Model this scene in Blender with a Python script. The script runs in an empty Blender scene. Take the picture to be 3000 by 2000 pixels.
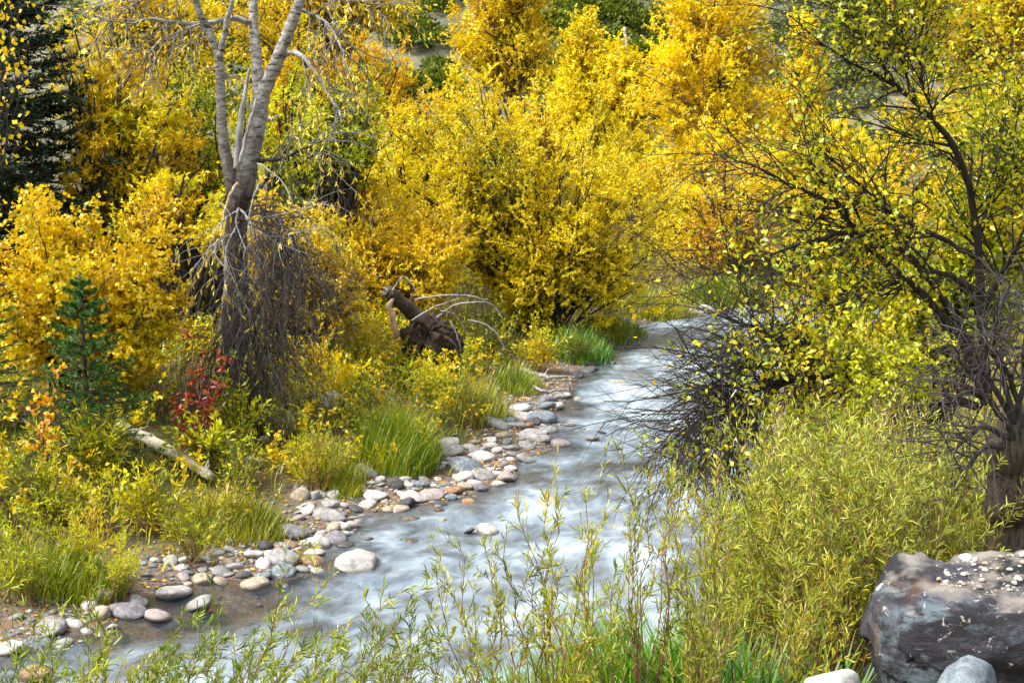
import bpy, bmesh, math, random
import numpy as np
from mathutils import Matrix, Vector

# ------------------------------------------------------------------ camera, sky, sun, exposure
SC = bpy.context.scene
COL = SC.collection
CAM_H, F, PITCH = 4.5, 4121.0, math.radians(9.19)
cam_d = bpy.data.cameras.new('camera'); cam = bpy.data.objects.new('camera', cam_d); COL.objects.link(cam)
cam_d.sensor_width = 36.0; cam_d.lens = 36.0 * F / 3000.0
cam_d.clip_start = 0.1; cam_d.clip_end = 4000
cam.location = (0, 0, CAM_H); cam.rotation_euler = (math.pi / 2 - PITCH, 0, 0)
SC.camera = cam

TO_SUN = Vector((-0.52, -0.22, 0.83)).normalized()
SUN_EL = math.asin(TO_SUN.z)
world = bpy.data.worlds.new('World'); SC.world = world; world.use_nodes = True
wn = world.node_tree; wn.nodes.clear()
sky = wn.nodes.new('ShaderNodeTexSky'); sky.sky_type = 'NISHITA'; sky.sun_disc = False
sky.sun_elevation = SUN_EL; sky.sun_rotation = math.atan2(TO_SUN.x, TO_SUN.y)
sky.air_density = 1.0; sky.dust_density = 3.0; sky.ozone_density = 1.0
hs = wn.nodes.new('ShaderNodeHueSaturation'); hs.inputs['Saturation'].default_value = 0.45
bg = wn.nodes.new('ShaderNodeBackground'); bg.inputs['Strength'].default_value = 0.145
wo = wn.nodes.new('ShaderNodeOutputWorld')
wn.links.new(sky.outputs[0], hs.inputs['Color']); wn.links.new(hs.outputs[0], bg.inputs[0]); wn.links.new(bg.outputs[0], wo.inputs[0])
sun_d = bpy.data.lights.new('sun', 'SUN'); sun_d.energy = 2.3; sun_d.angle = math.radians(14); sun_d.color = (1.0, 0.97, 0.92)
sun = bpy.data.objects.new('sun', sun_d); COL.objects.link(sun); sun.location = (-20, -10, 40)
sun.rotation_euler = (-TO_SUN).to_track_quat('-Z', 'Y').to_euler()
SC.view_settings.view_transform = 'Standard'; SC.view_settings.look = 'None'
SC.view_settings.exposure = 1.28; SC.view_settings.gamma = 1.0
SC.cycles.max_bounces = 5; SC.cycles.diffuse_bounces = 3; SC.cycles.glossy_bounces = 2
SC.cycles.transmission_bounces = 3; SC.cycles.transparent_max_bounces = 8
SC.cycles.use_light_tree = False; SC.cycles.adaptive_threshold = 0.02; SC.cycles.use_denoising = True; SC.cycles.caustics_reflective = False; SC.cycles.caustics_refractive = False

# ------------------------------------------------------------------ pixel (3000 x 2000) to world
cp, sp = math.cos(PITCH), math.sin(PITCH)
def ray(px, py):
    x = (px - 1500.0) / F; y = (1000.0 - py) / F
    return np.array((x, cp + sp * y, -sp + cp * y))
def at(px, py, Y):
    d = ray(px, py); t = Y / d[1]
    return np.array((0, 0, CAM_H)) + d * t
def gz(px, py, z):
    d = ray(px, py); t = (z - CAM_H) / d[2]
    return np.array((0, 0, CAM_H)) + d * t
def gp(px, py):                       # the pixel's point on the terrain
    p = gz(px, py, 0.0)
    for _ in range(12):
        z = float(terrain(p[None, 0], p[None, 1])[0]); q = gz(px, py, max(z, -0.02)); p = 0.5 * p + 0.5 * q
    p[2] = float(terrain(p[None, 0], p[None, 1])[0])
    return p

# ------------------------------------------------------------------ small numpy kit
def unit(v): return v / np.maximum(np.linalg.norm(v, axis=-1, keepdims=True), 1e-9)
def sstep(a, b, x):
    t = np.clip((x - a) / (b - a), 0, 1); return t * t * (3 - 2 * t)
def _hash(ix, iy, iz, seed):
    h = (ix.astype(np.int64) * 374761393 + iy.astype(np.int64) * 668265263 + iz.astype(np.int64) * 2147483647 + seed * 1274126177) & 0xffffffff
    h = ((h ^ (h >> 13)) * 1274126177) & 0xffffffff
    h = (h ^ (h >> 16)) & 0xffff
    return h / 32767.5 - 1.0
def vnoise(p, freq=1.0, seed=0):
    q = np.asarray(p, float) * freq; i = np.floor(q).astype(np.int64); f = q - i; f = f * f * (3 - 2 * f)
    out = 0
    for dx in (0, 1):
        for dy in (0, 1):
            for dz in (0, 1):
                w = (f[..., 0] if dx else 1 - f[..., 0]) * (f[..., 1] if dy else 1 - f[..., 1]) * (f[..., 2] if dz else 1 - f[..., 2])
                out = out + w * _hash(i[..., 0] + dx, i[..., 1] + dy, i[..., 2] + dz, seed)
    return out
def fbm(p, freq=1.0, seed=0, o=3):
    a, s = 1.0, 0.0
    for k in range(o):
        s = s + a * vnoise(p, freq * 2 ** k, seed + k); a *= 0.5
    return s
def n2(x, y, freq, seed=0, o=3): return fbm(np.stack([x, y, np.zeros_like(x) + 0.37], -1), freq, seed, o)

# ------------------------------------------------------------------ the river's outline and the terrain
LEFT_PX = [(-700, 2080), (-300, 1985), (0, 1915), (130, 1862), (300, 1835), (370, 1800), (400, 1755), (480, 1712), (600, 1692), (700, 1700),
           (800, 1690), (880, 1655), (960, 1600), (1010, 1545), (1030, 1500), (1120, 1500), (1230, 1480), (1340, 1458), (1450, 1422), (1520, 1395),
           (1510, 1350), (1570, 1330), (1625, 1318), (1600, 1262), (1600, 1235), (1650, 1195), (1670, 1160), (1690, 1115), (1720, 1080), (1775, 1045),
           (1800, 1010), (1825, 980), (1865, 955), (1920, 938), (1985, 926), (2080, 917), (2250, 908), (2500, 900), (2900, 892), (3600, 886)]
RIGHT_PX = [(-700, 2330), (-100, 2260), (600, 2180), (1200, 2120), (1700, 2050), (1900, 1920), (2060, 1760), (2150, 1600), (2200, 1450), (2235, 1300),
            (2270, 1150), (2300, 1050), (2380, 985), (2520, 955), (2800, 940), (3600, 925)]
LEFT = np.array([gz(*p, 0.0)[:2] for p in LEFT_PX]); RIGHT = np.array([gz(*p, 0.0)[:2] for p in RIGHT_PX])
def seg_dist(x, y, poly):
    d = np.full(x.shape, 1e9)
    for a, b in zip(poly[:-1], poly[1:]):
        ab = b - a; t = np.clip(((x - a[0]) * ab[0] + (y - a[1]) * ab[1]) / (ab @ ab), 0, 1)
        d = np.minimum(d, np.hypot(x - a[0] - t * ab[0], y - a[1] - t * ab[1]))
    return d
RIVER = np.vstack([LEFT, RIGHT[::-1]])
def inside(x, y, poly):
    c = np.zeros(x.shape, bool); n = len(poly)
    for i in range(n):
        x0, y0 = poly[i]; x1, y1 = poly[i - 1]
        k = ((y0 > y) != (y1 > y)) & (x < (x1 - x0) * (y - y0) / (y1 - y0 + 1e-12) + x0); c ^= k
    return c
def hill(x, y):
    y0 = 60 + 0.10 * x
    h = np.maximum(y - y0, 0) * 0.33 * (0.25 + 0.75 * sstep(-44, -16, x + (y - 60) * 0.06))
    return h + n2(x, y, 0.05, 5, 3) * np.minimum(h, 8) * 0.16
def shore(x, y):
    dl, dr = seg_dist(x, y, LEFT), seg_dist(x, y, RIGHT); ins = inside(x, y, RIVER)
    return dl, dr, ins
def terrain_exact(x, y, full=False):
    x = np.asarray(x, float); y = np.asarray(y, float)
    dl, dr, ins = shore(x, y)
    d = np.minimum(dl, dr)
    zl = 0.13 * np.minimum(dl, 1.3) + 0.72 * sstep(0.9, 4.2, dl) + 0.035 * np.maximum(dl - 4, 0)
    zr = 0.30 * np.minimum(dr, 5.0) + 0.2 * np.maximum(np.minimum(dr, 14) - 5, 0)
    z = np.where(ins, -0.34 * sstep(0, 1.3, d) - 0.02, np.where(dl < dr, zl, zr))
    rough = 0.05 * n2(x, y, 1.1, 3, 3) + 0.02 * n2(x, y, 5.0, 9, 2)
    z = z + rough * np.where(ins, 0.6, sstep(0, 1.5, d) * 1.0 + 0.2) + hill(x, y)
    return (z, dl, dr, ins) if full else z
_gx, _gy = np.arange(-11, 12, 0.06), np.arange(4.5, 42, 0.06)
_GX, _GY = np.meshgrid(_gx, _gy); _G = terrain_exact(_GX, _GY, True); _G = [_G[0], _G[1], _G[2], _G[3].astype(float)]
def _look(x, y, k):
    u = (x - _gx[0]) / 0.06; v = (y - _gy[0]) / 0.06; i = np.floor(u).astype(int); j = np.floor(v).astype(int); f, g = u - i, v - j; A = _G[k]
    return (A[j, i] * (1 - f) + A[j, i + 1] * f) * (1 - g) + (A[j + 1, i] * (1 - f) + A[j + 1, i + 1] * f) * g
def _ingrid(x, y): return len(np.atleast_1d(x)) and x.min() > _gx[0] and x.max() < _gx[-2] and y.min() > _gy[0] and y.max() < _gy[-2]
def terrain(x, y, full=False):
    x = np.asarray(x, float); y = np.asarray(y, float)
    if full or not _ingrid(x, y): return terrain_exact(x, y, full)
    return _look(x, y, 0)
def shore_fast(x, y):
    if not _ingrid(x, y): return shore(x, y)
    return _look(x, y, 1), _look(x, y, 2), _look(x, y, 3) > 0.5

# ------------------------------------------------------------------ nodes and materials
MATS = {}
def mat(name):
    m = bpy.data.materials.new(name); m.use_nodes = True; m.node_tree.nodes.clear(); MATS[name] = m
    nt = m.node_tree; out = nt.nodes.new('ShaderNodeOutputMaterial')
    def N(t, **kw):
        n = nt.nodes.new('ShaderNode' + t)
        for k, v in kw.items():
            if k in n.inputs: n.inputs[k].default_value = v
            else: setattr(n, k, v)
        return n
    return m, nt, out, N, nt.links.new
def ramp(N, stops, interp='LINEAR'):
    r = N('ValToRGB'); e = r.color_ramp; e.interpolation = interp
    while len(e.elements) < len(stops): e.elements.new(0.5)
    for el, (p, c) in zip(e.elements, stops): el.position = p; el.color = (*c, 1)
    return r
def hexc(h):
    v = [int(h[i:i + 2], 16) / 255 for i in (0, 2, 4)]
    return tuple(c / 12.92 if c < 0.04045 else ((c + 0.055) / 1.055) ** 2.4 for c in v)
def yel(c):                            # autumn yellow: keep red, lift green a little
    return (c[0], min(c[1] * 1.27, 0.92) if c[0] > c[1] > 0.25 * c[0] else c[1], c[2] * 0.5)
def leaf_mat(name, stops, trans=0.38, gloss=0.04):
    m, nt, out, N, L = mat(name)
    a = N('Attribute', attribute_name='tint'); r = ramp(N, [(p, yel(hexc(h))) for p, h in stops]); L(a.outputs['Fac'], r.inputs[0])
    d = N('BsdfDiffuse'); t = N('BsdfTranslucent'); g = N('BsdfGlossy', Roughness=0.45); mx = N('MixShader', Fac=trans); m2 = N('MixShader', Fac=gloss)
    hsv = N('HueSaturation', Saturation=1.05, Value=1.15); L(r.outputs[0], hsv.inputs['Color'])
    L(r.outputs[0], d.inputs[0]); L(hsv.outputs[0], t.inputs[0]); g.inputs[0].default_value = (1, 1, 0.95, 1)
    L(d.outputs[0], mx.inputs[1]); L(t.outputs[0], mx.inputs[2]); L(mx.outputs[0], m2.inputs[1]); L(g.outputs[0], m2.inputs[2]); L(m2.outputs[0], out.inputs[0])
    return m
def bark_mat(name, c0, c1, scale=14, stretch=(1, 1, 0.25), rough=0.85, bump=0.5, extra=None):
    m, nt, out, N, L = mat(name)
    tc = N('TexCoord'); mp = N('Mapping'); mp.inputs['Scale'].default_value = stretch; L(tc.outputs['Object'], mp.inputs[0])
    n = N('TexNoise', Scale=scale, Detail=6.0, Roughness=0.65); L(mp.outputs[0], n.inputs['Vector'])
    r = ramp(N, [(0.36, hexc(c0)), (0.62, hexc(c1))]); L(n.outputs[0], r.inputs[0])
    b = N('BsdfPrincipled', Roughness=rough); bp = N('Bump', Strength=bump, Distance=0.02)
    col = r.outputs[0]
    if extra:                                             # dark horizontal scars round the stem
        mp2 = N('Mapping'); mp2.inputs['Scale'].default_value = (2.2, 2.2, 11); L(tc.outputs['Object'], mp2.inputs[0])
        n2_ = N('TexNoise', Scale=2.2, Detail=4.0, Roughness=0.6); L(mp2.outputs[0], n2_.inputs['Vector'])
        r2 = ramp(N, [(0.56, (0, 0, 0)), (0.66, (1, 1, 1))]); L(n2_.outputs[0], r2.inputs[0])
        mx = N('MixRGB'); L(r2.outputs[0], mx.inputs[0]); L(col, mx.inputs[1]); mx.inputs[2].default_value = (*hexc(extra), 1); col = mx.outputs[0]
    L(col, b.inputs['Base Color']); L(n.outputs[0], bp.inputs['Height']); L(bp.outputs[0], b.inputs['Normal']); L(b.outputs[0], out.inputs[0])
    return m

leaf_mat('leaf_gold', [(0, 'b5830a'), (0.3, 'e0ac0c'), (0.7, 'f2c514'), (1, 'f4d640')])
leaf_mat('leaf_center', [(0, '8f9a14'), (0.16, 'c9a70e'), (0.45, 'eebb10'), (0.8, 'f6cf18'), (1, 'f6de4a')])
leaf_mat('leaf_birch', [(0, '9a8f10'), (0.2, 'dba60c'), (0.6, 'f3b90f'), (0.85, 'f7cf2c'), (1, 'd8d840')])
leaf_mat('leaf_oak', [(0, 'a8760c'), (0.25, 'dca20a'), (0.6, 'f2c010'), (0.85, 'eacc1c'), (1, 'bcb220')])
leaf_mat('leaf_rust', [(0, 'b8780e'), (0.3, 'dc9a10'), (0.65, 'ecb41a'), (1, 'f0c824')])
leaf_mat('leaf_cotton', [(0, 'a89a10'), (0.25, 'e0b40c'), (0.6, 'f4c40c'), (1, 'fadc30')])
leaf_mat('leaf_amber', [(0, 'd8a40a'), (0.3, 'f0ba08'), (0.65, 'f8ca0c'), (1, 'fcda1c')])
leaf_mat('leaf_plum', [(0, '3a4e0e'), (0.22, '74840f'), (0.42, 'b8b014'), (0.7, 'e4c018'), (1, 'eca81c')])
leaf_mat('leaf_olive', [(0, '44540e'), (0.3, '7c8812'), (0.65, 'bcb016'), (1, 'e8cc24')])
leaf_mat('leaf_willow', [(0, '5a6a22'), (0.25, '929636'), (0.55, 'b8b04c'), (0.8, 'd4c47c'), (1, 'd4a83c')], trans=0.3, gloss=0.06)
leaf_mat('leaf_willow_green', [(0, '628232'), (0.4, '98ac48'), (0.75, 'b8c068'), (0.92, 'd2c850'), (1, 'e0b030')], trans=0.3, gloss=0.06)
leaf_mat('leaf_willow_gold', [(0, '56660f'), (0.3, '8c9014'), (0.6, 'ccb81a'), (0.85, 'e8c41c'), (1, 'ecb420')])
leaf_mat('leaf_red', [(0, '5c1420'), (0.4, '96242a'), (0.75, 'b43c30'), (1, 'a85c2c')])
leaf_mat('leaf_orange', [(0, 'd07a10'), (0.5, 'e8980f'), (1, 'f2b01c')])
leaf_mat('needle', [(0, '06160e'), (0.5, '102c1e'), (1, '22462e')], trans=0.12, gloss=0.05)
leaf_mat('needle_young', [(0, '1a4018'), (0.5, '34642a'), (1, '628c3c')], trans=0.12, gloss=0.05)
leaf_mat('grass_blade', [(0, '55661a'), (0.35, '86881f'), (0.7, 'b09c34'), (1, 'a87c34')], trans=0.3)
leaf_mat('grass_fresh', [(0, '2a5c14'), (0.4, '4e8a26'), (0.7, '7ca636'), (0.88, 'a8ac4c'), (1, 'c0a860')], trans=0.35, gloss=0.05)
leaf_mat('grass_lush', [(0, '46621a'), (0.4, '768e1e'), (0.75, 'a0a42a'), (1, 'b09038')], trans=0.35, gloss=0.04)
leaf_mat('sage', [(0, '444e3a'), (0.4, '646c58'), (0.8, '868c7c'), (1, '9ca094')], trans=0.15, gloss=0.02)
leaf_mat('hill_green', [(0, '26341a'), (0.5, '455524'), (0.85, '76742a'), (1, '9c8628')], trans=0.25, gloss=0.02)
leaf_mat('litter', [(0, '6e3c12'), (0.4, 'a8641a'), (0.75, 'cf8c24'), (1, 'dcb44a')], trans=0.1)
leaf_mat('straw', [(0, '9c8450'), (0.5, 'c4ac78'), (1, 'dccc9c')], trans=0.2)
bark_mat('bark_grey', '6e6a64', 'b2aea6', scale=10, stretch=(1, 1, 2.2), extra='3a322a', bump=0.6)
bark_mat('bark_rough', '1c1611', '62523f', scale=26, stretch=(1.6, 1.6, 0.3), bump=1.0)
bark_mat('bark_dark', '1c1814', '3e362e', scale=20)
bark_mat('bark_brown', '3a2c20', '6a5440', scale=18)
bark_mat('bark_dead', '6e6a68', 'b0aca8', scale=20, stretch=(1, 1, 0.2))
bark_mat('bark_pale', '9a9078', 'd8d0b8', scale=8, stretch=(1, 1, 1.5), extra='4a4236')
bark_mat('twig_red', '5e3e2a', '987050', scale=20)
bark_mat('twig_grey', '44403e', '88827c', scale=20)
bark_mat('twig_dark', '1e1b1a', '524b46', scale=20)
bark_mat('wood_bare', 'b89474', 'd8bca0', scale=20, stretch=(1, 1, 0.15))
bark_mat('root_soil', '1e1610', '4a3826', scale=12, stretch=(1, 1, 1), bump=1.0)

def trunk_mat():
    m, nt, out, N, L = mat('bark_trunk')
    tc = N('TexCoord'); sx = N('SeparateXYZ'); L(tc.outputs['Object'], sx.inputs[0])
    def noise(s, d, sc): mp = N('Mapping'); mp.inputs['Scale'].default_value = sc; L(tc.outputs['Object'], mp.inputs[0]); n = N('TexNoise', Scale=s, Detail=d, Roughness=0.65); L(mp.outputs[0], n.inputs['Vector']); return n
    n1 = noise(26.0, 6.0, (1.6, 1.6, 0.3)); r1 = ramp(N, [(0.36, hexc('1a1410')), (0.5, hexc('3c3024')), (0.64, hexc('6e5e4a'))]); L(n1.outputs[0], r1.inputs[0])
    n2_ = noise(12.0, 6.0, (1, 1, 2.2)); r2 = ramp(N, [(0.34, hexc('625d56')), (0.62, hexc('bab6ac'))]); L(n2_.outputs[0], r2.inputs[0])
    n3 = noise(2.2, 4.0, (2.2, 2.2, 11)); r3 = ramp(N, [(0.55, (0, 0, 0)), (0.64, (1, 1, 1))]); L(n3.outputs[0], r3.inputs[0]); mx = N('MixRGB'); L(r3.outputs[0], mx.inputs[0]); L(r2.outputs[0], mx.inputs[1]); mx.inputs[2].default_value = (*hexc('342c24'), 1)
    n4 = noise(3.0, 5.0, (1, 1, 0.6)); ma = N('Math', operation='MULTIPLY_ADD'); L(n4.outputs[0], ma.inputs[0]); ma.inputs[1].default_value = 2.4; L(sx.outputs['Z'], ma.inputs[2]); mr = N('MapRange'); mr.inputs['From Min'].default_value = 3.9; mr.inputs['From Max'].default_value = 4.9; L(ma.outputs[0], mr.inputs[0])
    mm = N('MixRGB'); L(mr.outputs[0], mm.inputs[0]); L(r1.outputs[0], mm.inputs[1]); L(mx.outputs[0], mm.inputs[2])
    b = N('BsdfPrincipled', Roughness=0.9); L(mm.outputs[0], b.inputs['Base Color']); bp = N('Bump', Strength=1.0, Distance=0.03); L(n1.outputs[0], bp.inputs['Height']); L(bp.outputs[0], b.inputs['Normal']); L(b.outputs[0], out.inputs[0])
trunk_mat()
def stone_mat(name, a, b, c):
    m, nt, out, N, L = mat(name)
    tc = N('TexCoord'); oi = N('ObjectInfo'); g = N('NewGeometry')
    n1 = N('TexNoise', Scale=3.0, Detail=5.0, Roughness=0.6); L(tc.outputs['Object'], n1.inputs['Vector'])
    ad = N('VectorMath', operation='ADD'); L(g.outputs['Position'], ad.inputs[0]); L(oi.outputs['Random'], ad.inputs[1])
    n2_ = N('TexNoise', Scale=140.0, Detail=2.0); L(ad.outputs[0], n2_.inputs['Vector'])
    n3 = N('TexNoise', Scale=16.0, Detail=5.0, Roughness=0.65); L(ad.outputs[0], n3.inputs['Vector'])
    mxn = N('MixRGB', Fac=0.5); L(n1.outputs[0], mxn.inputs[1]); L(n3.outputs[0], mxn.inputs[2])
    r = ramp(N, [(0.34, hexc(a)), (0.5, hexc(b)), (0.66, hexc(c))]); L(mxn.outputs[0], r.inputs[0])
    sp_ = ramp(N, [(0.40, (0.55, 0.55, 0.56)), (0.5, (1, 1, 1))]); L(n2_.outputs[0], sp_.inputs[0])
    mu = N('MixRGB', blend_type='MULTIPLY', Fac=0.8); L(r.outputs[0], mu.inputs[1]); L(sp_.outputs[0], mu.inputs[2])
    sx = N('SeparateXYZ'); L(g.outputs['Position'], sx.inputs[0])
    wv = N('MapRange'); wv.inputs['From Min'].default_value = -0.012; wv.inputs['From Max'].default_value = 0.02   # wet band at the waterline
    wn_ = N('Math', operation='MULTIPLY_ADD'); L(n3.outputs[0], wn_.inputs[0]); wn_.inputs[1].default_value = -0.03; L(sx.outputs['Z'], wn_.inputs[2]); L(wn_.outputs[0], wv.inputs[0])
    wet = N('MixRGB', blend_type='MULTIPLY', Fac=1.0); wc = ramp(N, [(0, (0.5, 0.47, 0.42)), (1, (1, 1, 1))]); L(wv.outputs[0], wc.inputs[0])
    L(mu.outputs[0], wet.inputs[1]); L(wc.outputs[0], wet.inputs[2])
    b_ = N('BsdfPrincipled'); rr = N('MapRange'); rr.inputs['To Min'].default_value = 0.25; rr.inputs['To Max'].default_value = 0.8; L(wv.outputs[0], rr.inputs[0])
    L(rr.outputs[0], b_.inputs['Roughness']); L(wet.outputs[0], b_.inputs['Base Color'])
    bp = N('Bump', Strength=0.35, Distance=0.01); L(n3.outputs[0], bp.inputs['Height']); L(bp.outputs[0], b_.inputs['Normal']); L(b_.outputs[0], out.inputs[0])
    return m
STONE = {'grey': ('64625f', '8e8c88', 'b4b1ab'), 'pale': ('85817a', 'b0aba3', 'cfcbc3'), 'white': ('9a968f', 'c2beb7', 'dbd7d1'), 'tan': ('756a58', 'a3967f', 'c2b7a2'),
         'blue': ('474d52', '707a80', '98a2a6'), 'pink': ('756660', 'a0928c', 'bfb3ad'), 'dark': ('2c2a2a', '4c4a49', '706d69'), 'rust': ('6a4c30', '967354', 'b39a7c'),
         'brown': ('40342a', '675746', '8a7c68'), 'purple': ('4f4b4f', '777377', '9f9a9d')}
for k, v in STONE.items(): stone_mat('stone_' + k, *v)

def ground_mat():
    m, nt, out, N, L = mat('ground')
    g = N('NewGeometry'); a = N('Attribute', attribute_name='shore')
    n1 = N('TexNoise', Scale=1.3, Detail=6.0, Roughness=0.6); L(g.outputs['Position'], n1.inputs['Vector'])
    n2_ = N('TexNoise', Scale=22.0, Detail=6.0, Roughness=0.7); L(g.outputs['Position'], n2_.inputs['Vector'])
    v = N('TexVoronoi', Scale=26.0); L(g.outputs['Position'], v.inputs['Vector'])
    soil = ramp(N, [(0.3, hexc('2a1e12')), (0.5, hexc('4c3a22')), (0.7, hexc('6e5832'))]); L(n2_.outputs[0], soil.inputs[0])
    moss = ramp(N, [(0.3, hexc('3a3c14')), (0.7, hexc('6c6a24'))]); L(n2_.outputs[0], moss.inputs[0])
    mf = ramp(N, [(0.45, (0, 0, 0)), (0.6, (1, 1, 1))]); L(n1.outputs[0], mf.inputs[0])
    mx = N('MixRGB'); L(mf.outputs[0], mx.inputs[0]); L(soil.outputs[0], mx.inputs[1]); L(moss.outputs[0], mx.inputs[2])
    vr = N('SeparateColor'); L(v.outputs['Color'], vr.inputs[0])
    peb = ramp(N, [(0.0, hexc('5a5046')), (0.3, hexc('84786a')), (0.55, hexc('9c6a3a')), (0.75, hexc('767a7c')), (1.0, hexc('a89c88'))]); L(vr.outputs[0], peb.inputs[0])
    pm = N('MixRGB', blend_type='MULTIPLY', Fac=0.7); L(peb.outputs[0], pm.inputs[1]); L(n2_.outputs['Color'], pm.inputs[2])
    gf = ramp(N, [(0.12, (1, 1, 1)), (0.30, (0, 0, 0))]); ga = N('Math', operation='MULTIPLY_ADD'); L(n1.outputs[0], ga.inputs[0]); ga.inputs[1].default_value = 0.25; L(a.outputs['Fac'], ga.inputs[2])
    gs = N('Math', operation='SUBTRACT'); L(ga.outputs[0], gs.inputs[0]); gs.inputs[1].default_value = 0.12; L(gs.outputs[0], gf.inputs[0])
    m2 = N('MixRGB'); L(gf.outputs[0], m2.inputs[0]); L(mx.outputs[0], m2.inputs[1]); L(pm.outputs[0], m2.inputs[2])
    # the far hillside is dry grass and bare earth
    hf = N('Attribute', attribute_name='hillside'); n4 = N('TexNoise', Scale=0.5, Detail=6.0, Roughness=0.7); L(g.outputs['Position'], n4.inputs['Vector'])
    hc = ramp(N, [(0.35, hexc('484c34')), (0.5, hexc('6c6c54')), (0.62, hexc('84785f')), (0.72, hexc('745a48'))]); L(n4.outputs[0], hc.inputs[0])
    m3 = N('MixRGB'); L(hf.outputs['Fac'], m3.inputs[0]); L(m2.outputs[0], m3.inputs[1]); L(hc.outputs[0], m3.inputs[2])
    b = N('BsdfPrincipled', Roughness=0.9); bp = N('Bump', Strength=0.6, Distance=0.03)
    hsum = N('Math', operation='ADD'); L(n2_.outputs[0], hsum.inputs[0]); L(v.outputs['Distance'], hsum.inputs[1])
    L(hsum.outputs[0], bp.inputs['Height']); L(bp.outputs[0], b.inputs['Normal']); L(m3.outputs[0], b.inputs['Base Color']); L(b.outputs[0], out.inputs[0])
    return m
ground_mat()

def water_mat():
    m, nt, out, N, L = mat('water')
    uv = N('UVMap', uv_map='flow'); 
    def streak(sx, sy, det, dist=0.6):
        mp = N('Mapping'); mp.inputs['Scale'].default_value = (sx, sy, 1); L(uv.outputs[0], mp.inputs[0])
        n = N('TexNoise', Scale=1.0, Detail=det, Roughness=0.55, Distortion=dist); L(mp.outputs[0], n.inputs['Vector']); return n
    big = streak(0.6, 0.5, 3.0, 0.7); mid = streak(2.2, 1.7, 5.0, 0.6); fine = streak(6.0, 3.6, 4.0, 0.5)
    a1 = N('Math', operation='MULTIPLY_ADD'); L(mid.outputs[0], a1.inputs[0]); a1.inputs[1].default_value = 0.9; L(big.outputs[0], a1.inputs[2])
    a2 = N('Math', operation='MULTIPLY_ADD'); L(fine.outputs[0], a2.inputs[0]); a2.inputs[1].default_value = 0.45; L(a1.outputs[0], a2.inputs[2])
    rip = N('Attribute', attribute_name='riffle'); a3 = N('Math', operation='ADD'); L(a2.outputs[0], a3.inputs[0]); L(rip.outputs['Fac'], a3.inputs[1])
    fm = N('MapRange', interpolation_type='SMOOTHSTEP'); fm.inputs['From Min'].default_value = 0.8; fm.inputs['From Max'].default_value = 1.85
    fm.inputs['To Min'].default_value = 0.10; fm.inputs['To Max'].default_value = 0.9; L(a3.outputs[0], fm.inputs[0])
    clear = N('BsdfTransparent'); clear.inputs[0].default_value = (0.72, 0.64, 0.48, 1)
    gl = N('BsdfGlossy', Roughness=0.16); gl.inputs[0].default_value = (1, 1, 1, 1)
    fr = N('Fresnel', IOR=1.33); fb = N('Math', operation='MULTIPLY_ADD', use_clamp=True); L(fr.outputs[0], fb.inputs[0]); fb.inputs[1].default_value = 1.0; fb.inputs[2].default_value = 0.02
    mx = N('MixShader'); L(fb.outputs[0], mx.inputs[0]); L(clear.outputs[0], mx.inputs[1]); L(gl.outputs[0], mx.inputs[2])
    foam = N('BsdfDiffuse'); fc = ramp(N, [(0.2, hexc('6e7e8b')), (0.45, hexc('8c9ca8')), (0.68, hexc('a5b3bd')), (0.9, hexc('c4ced5'))]); L(fm.outputs[0], fc.inputs[0]); L(fc.outputs[0], foam.inputs[0])
    m2 = N('MixShader'); L(fm.outputs[0], m2.inputs[0]); L(mx.outputs[0], m2.inputs[1]); L(foam.outputs[0], m2.inputs[2])
    bp = N('Bump', Strength=0.35, Distance=0.05); L(a2.outputs[0], bp.inputs['Height'])
    for s in (gl, foam): L(bp.outputs[0], s.inputs['Normal'])
    L(m2.outputs[0], out.inputs[0]); return m
water_mat()

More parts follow.
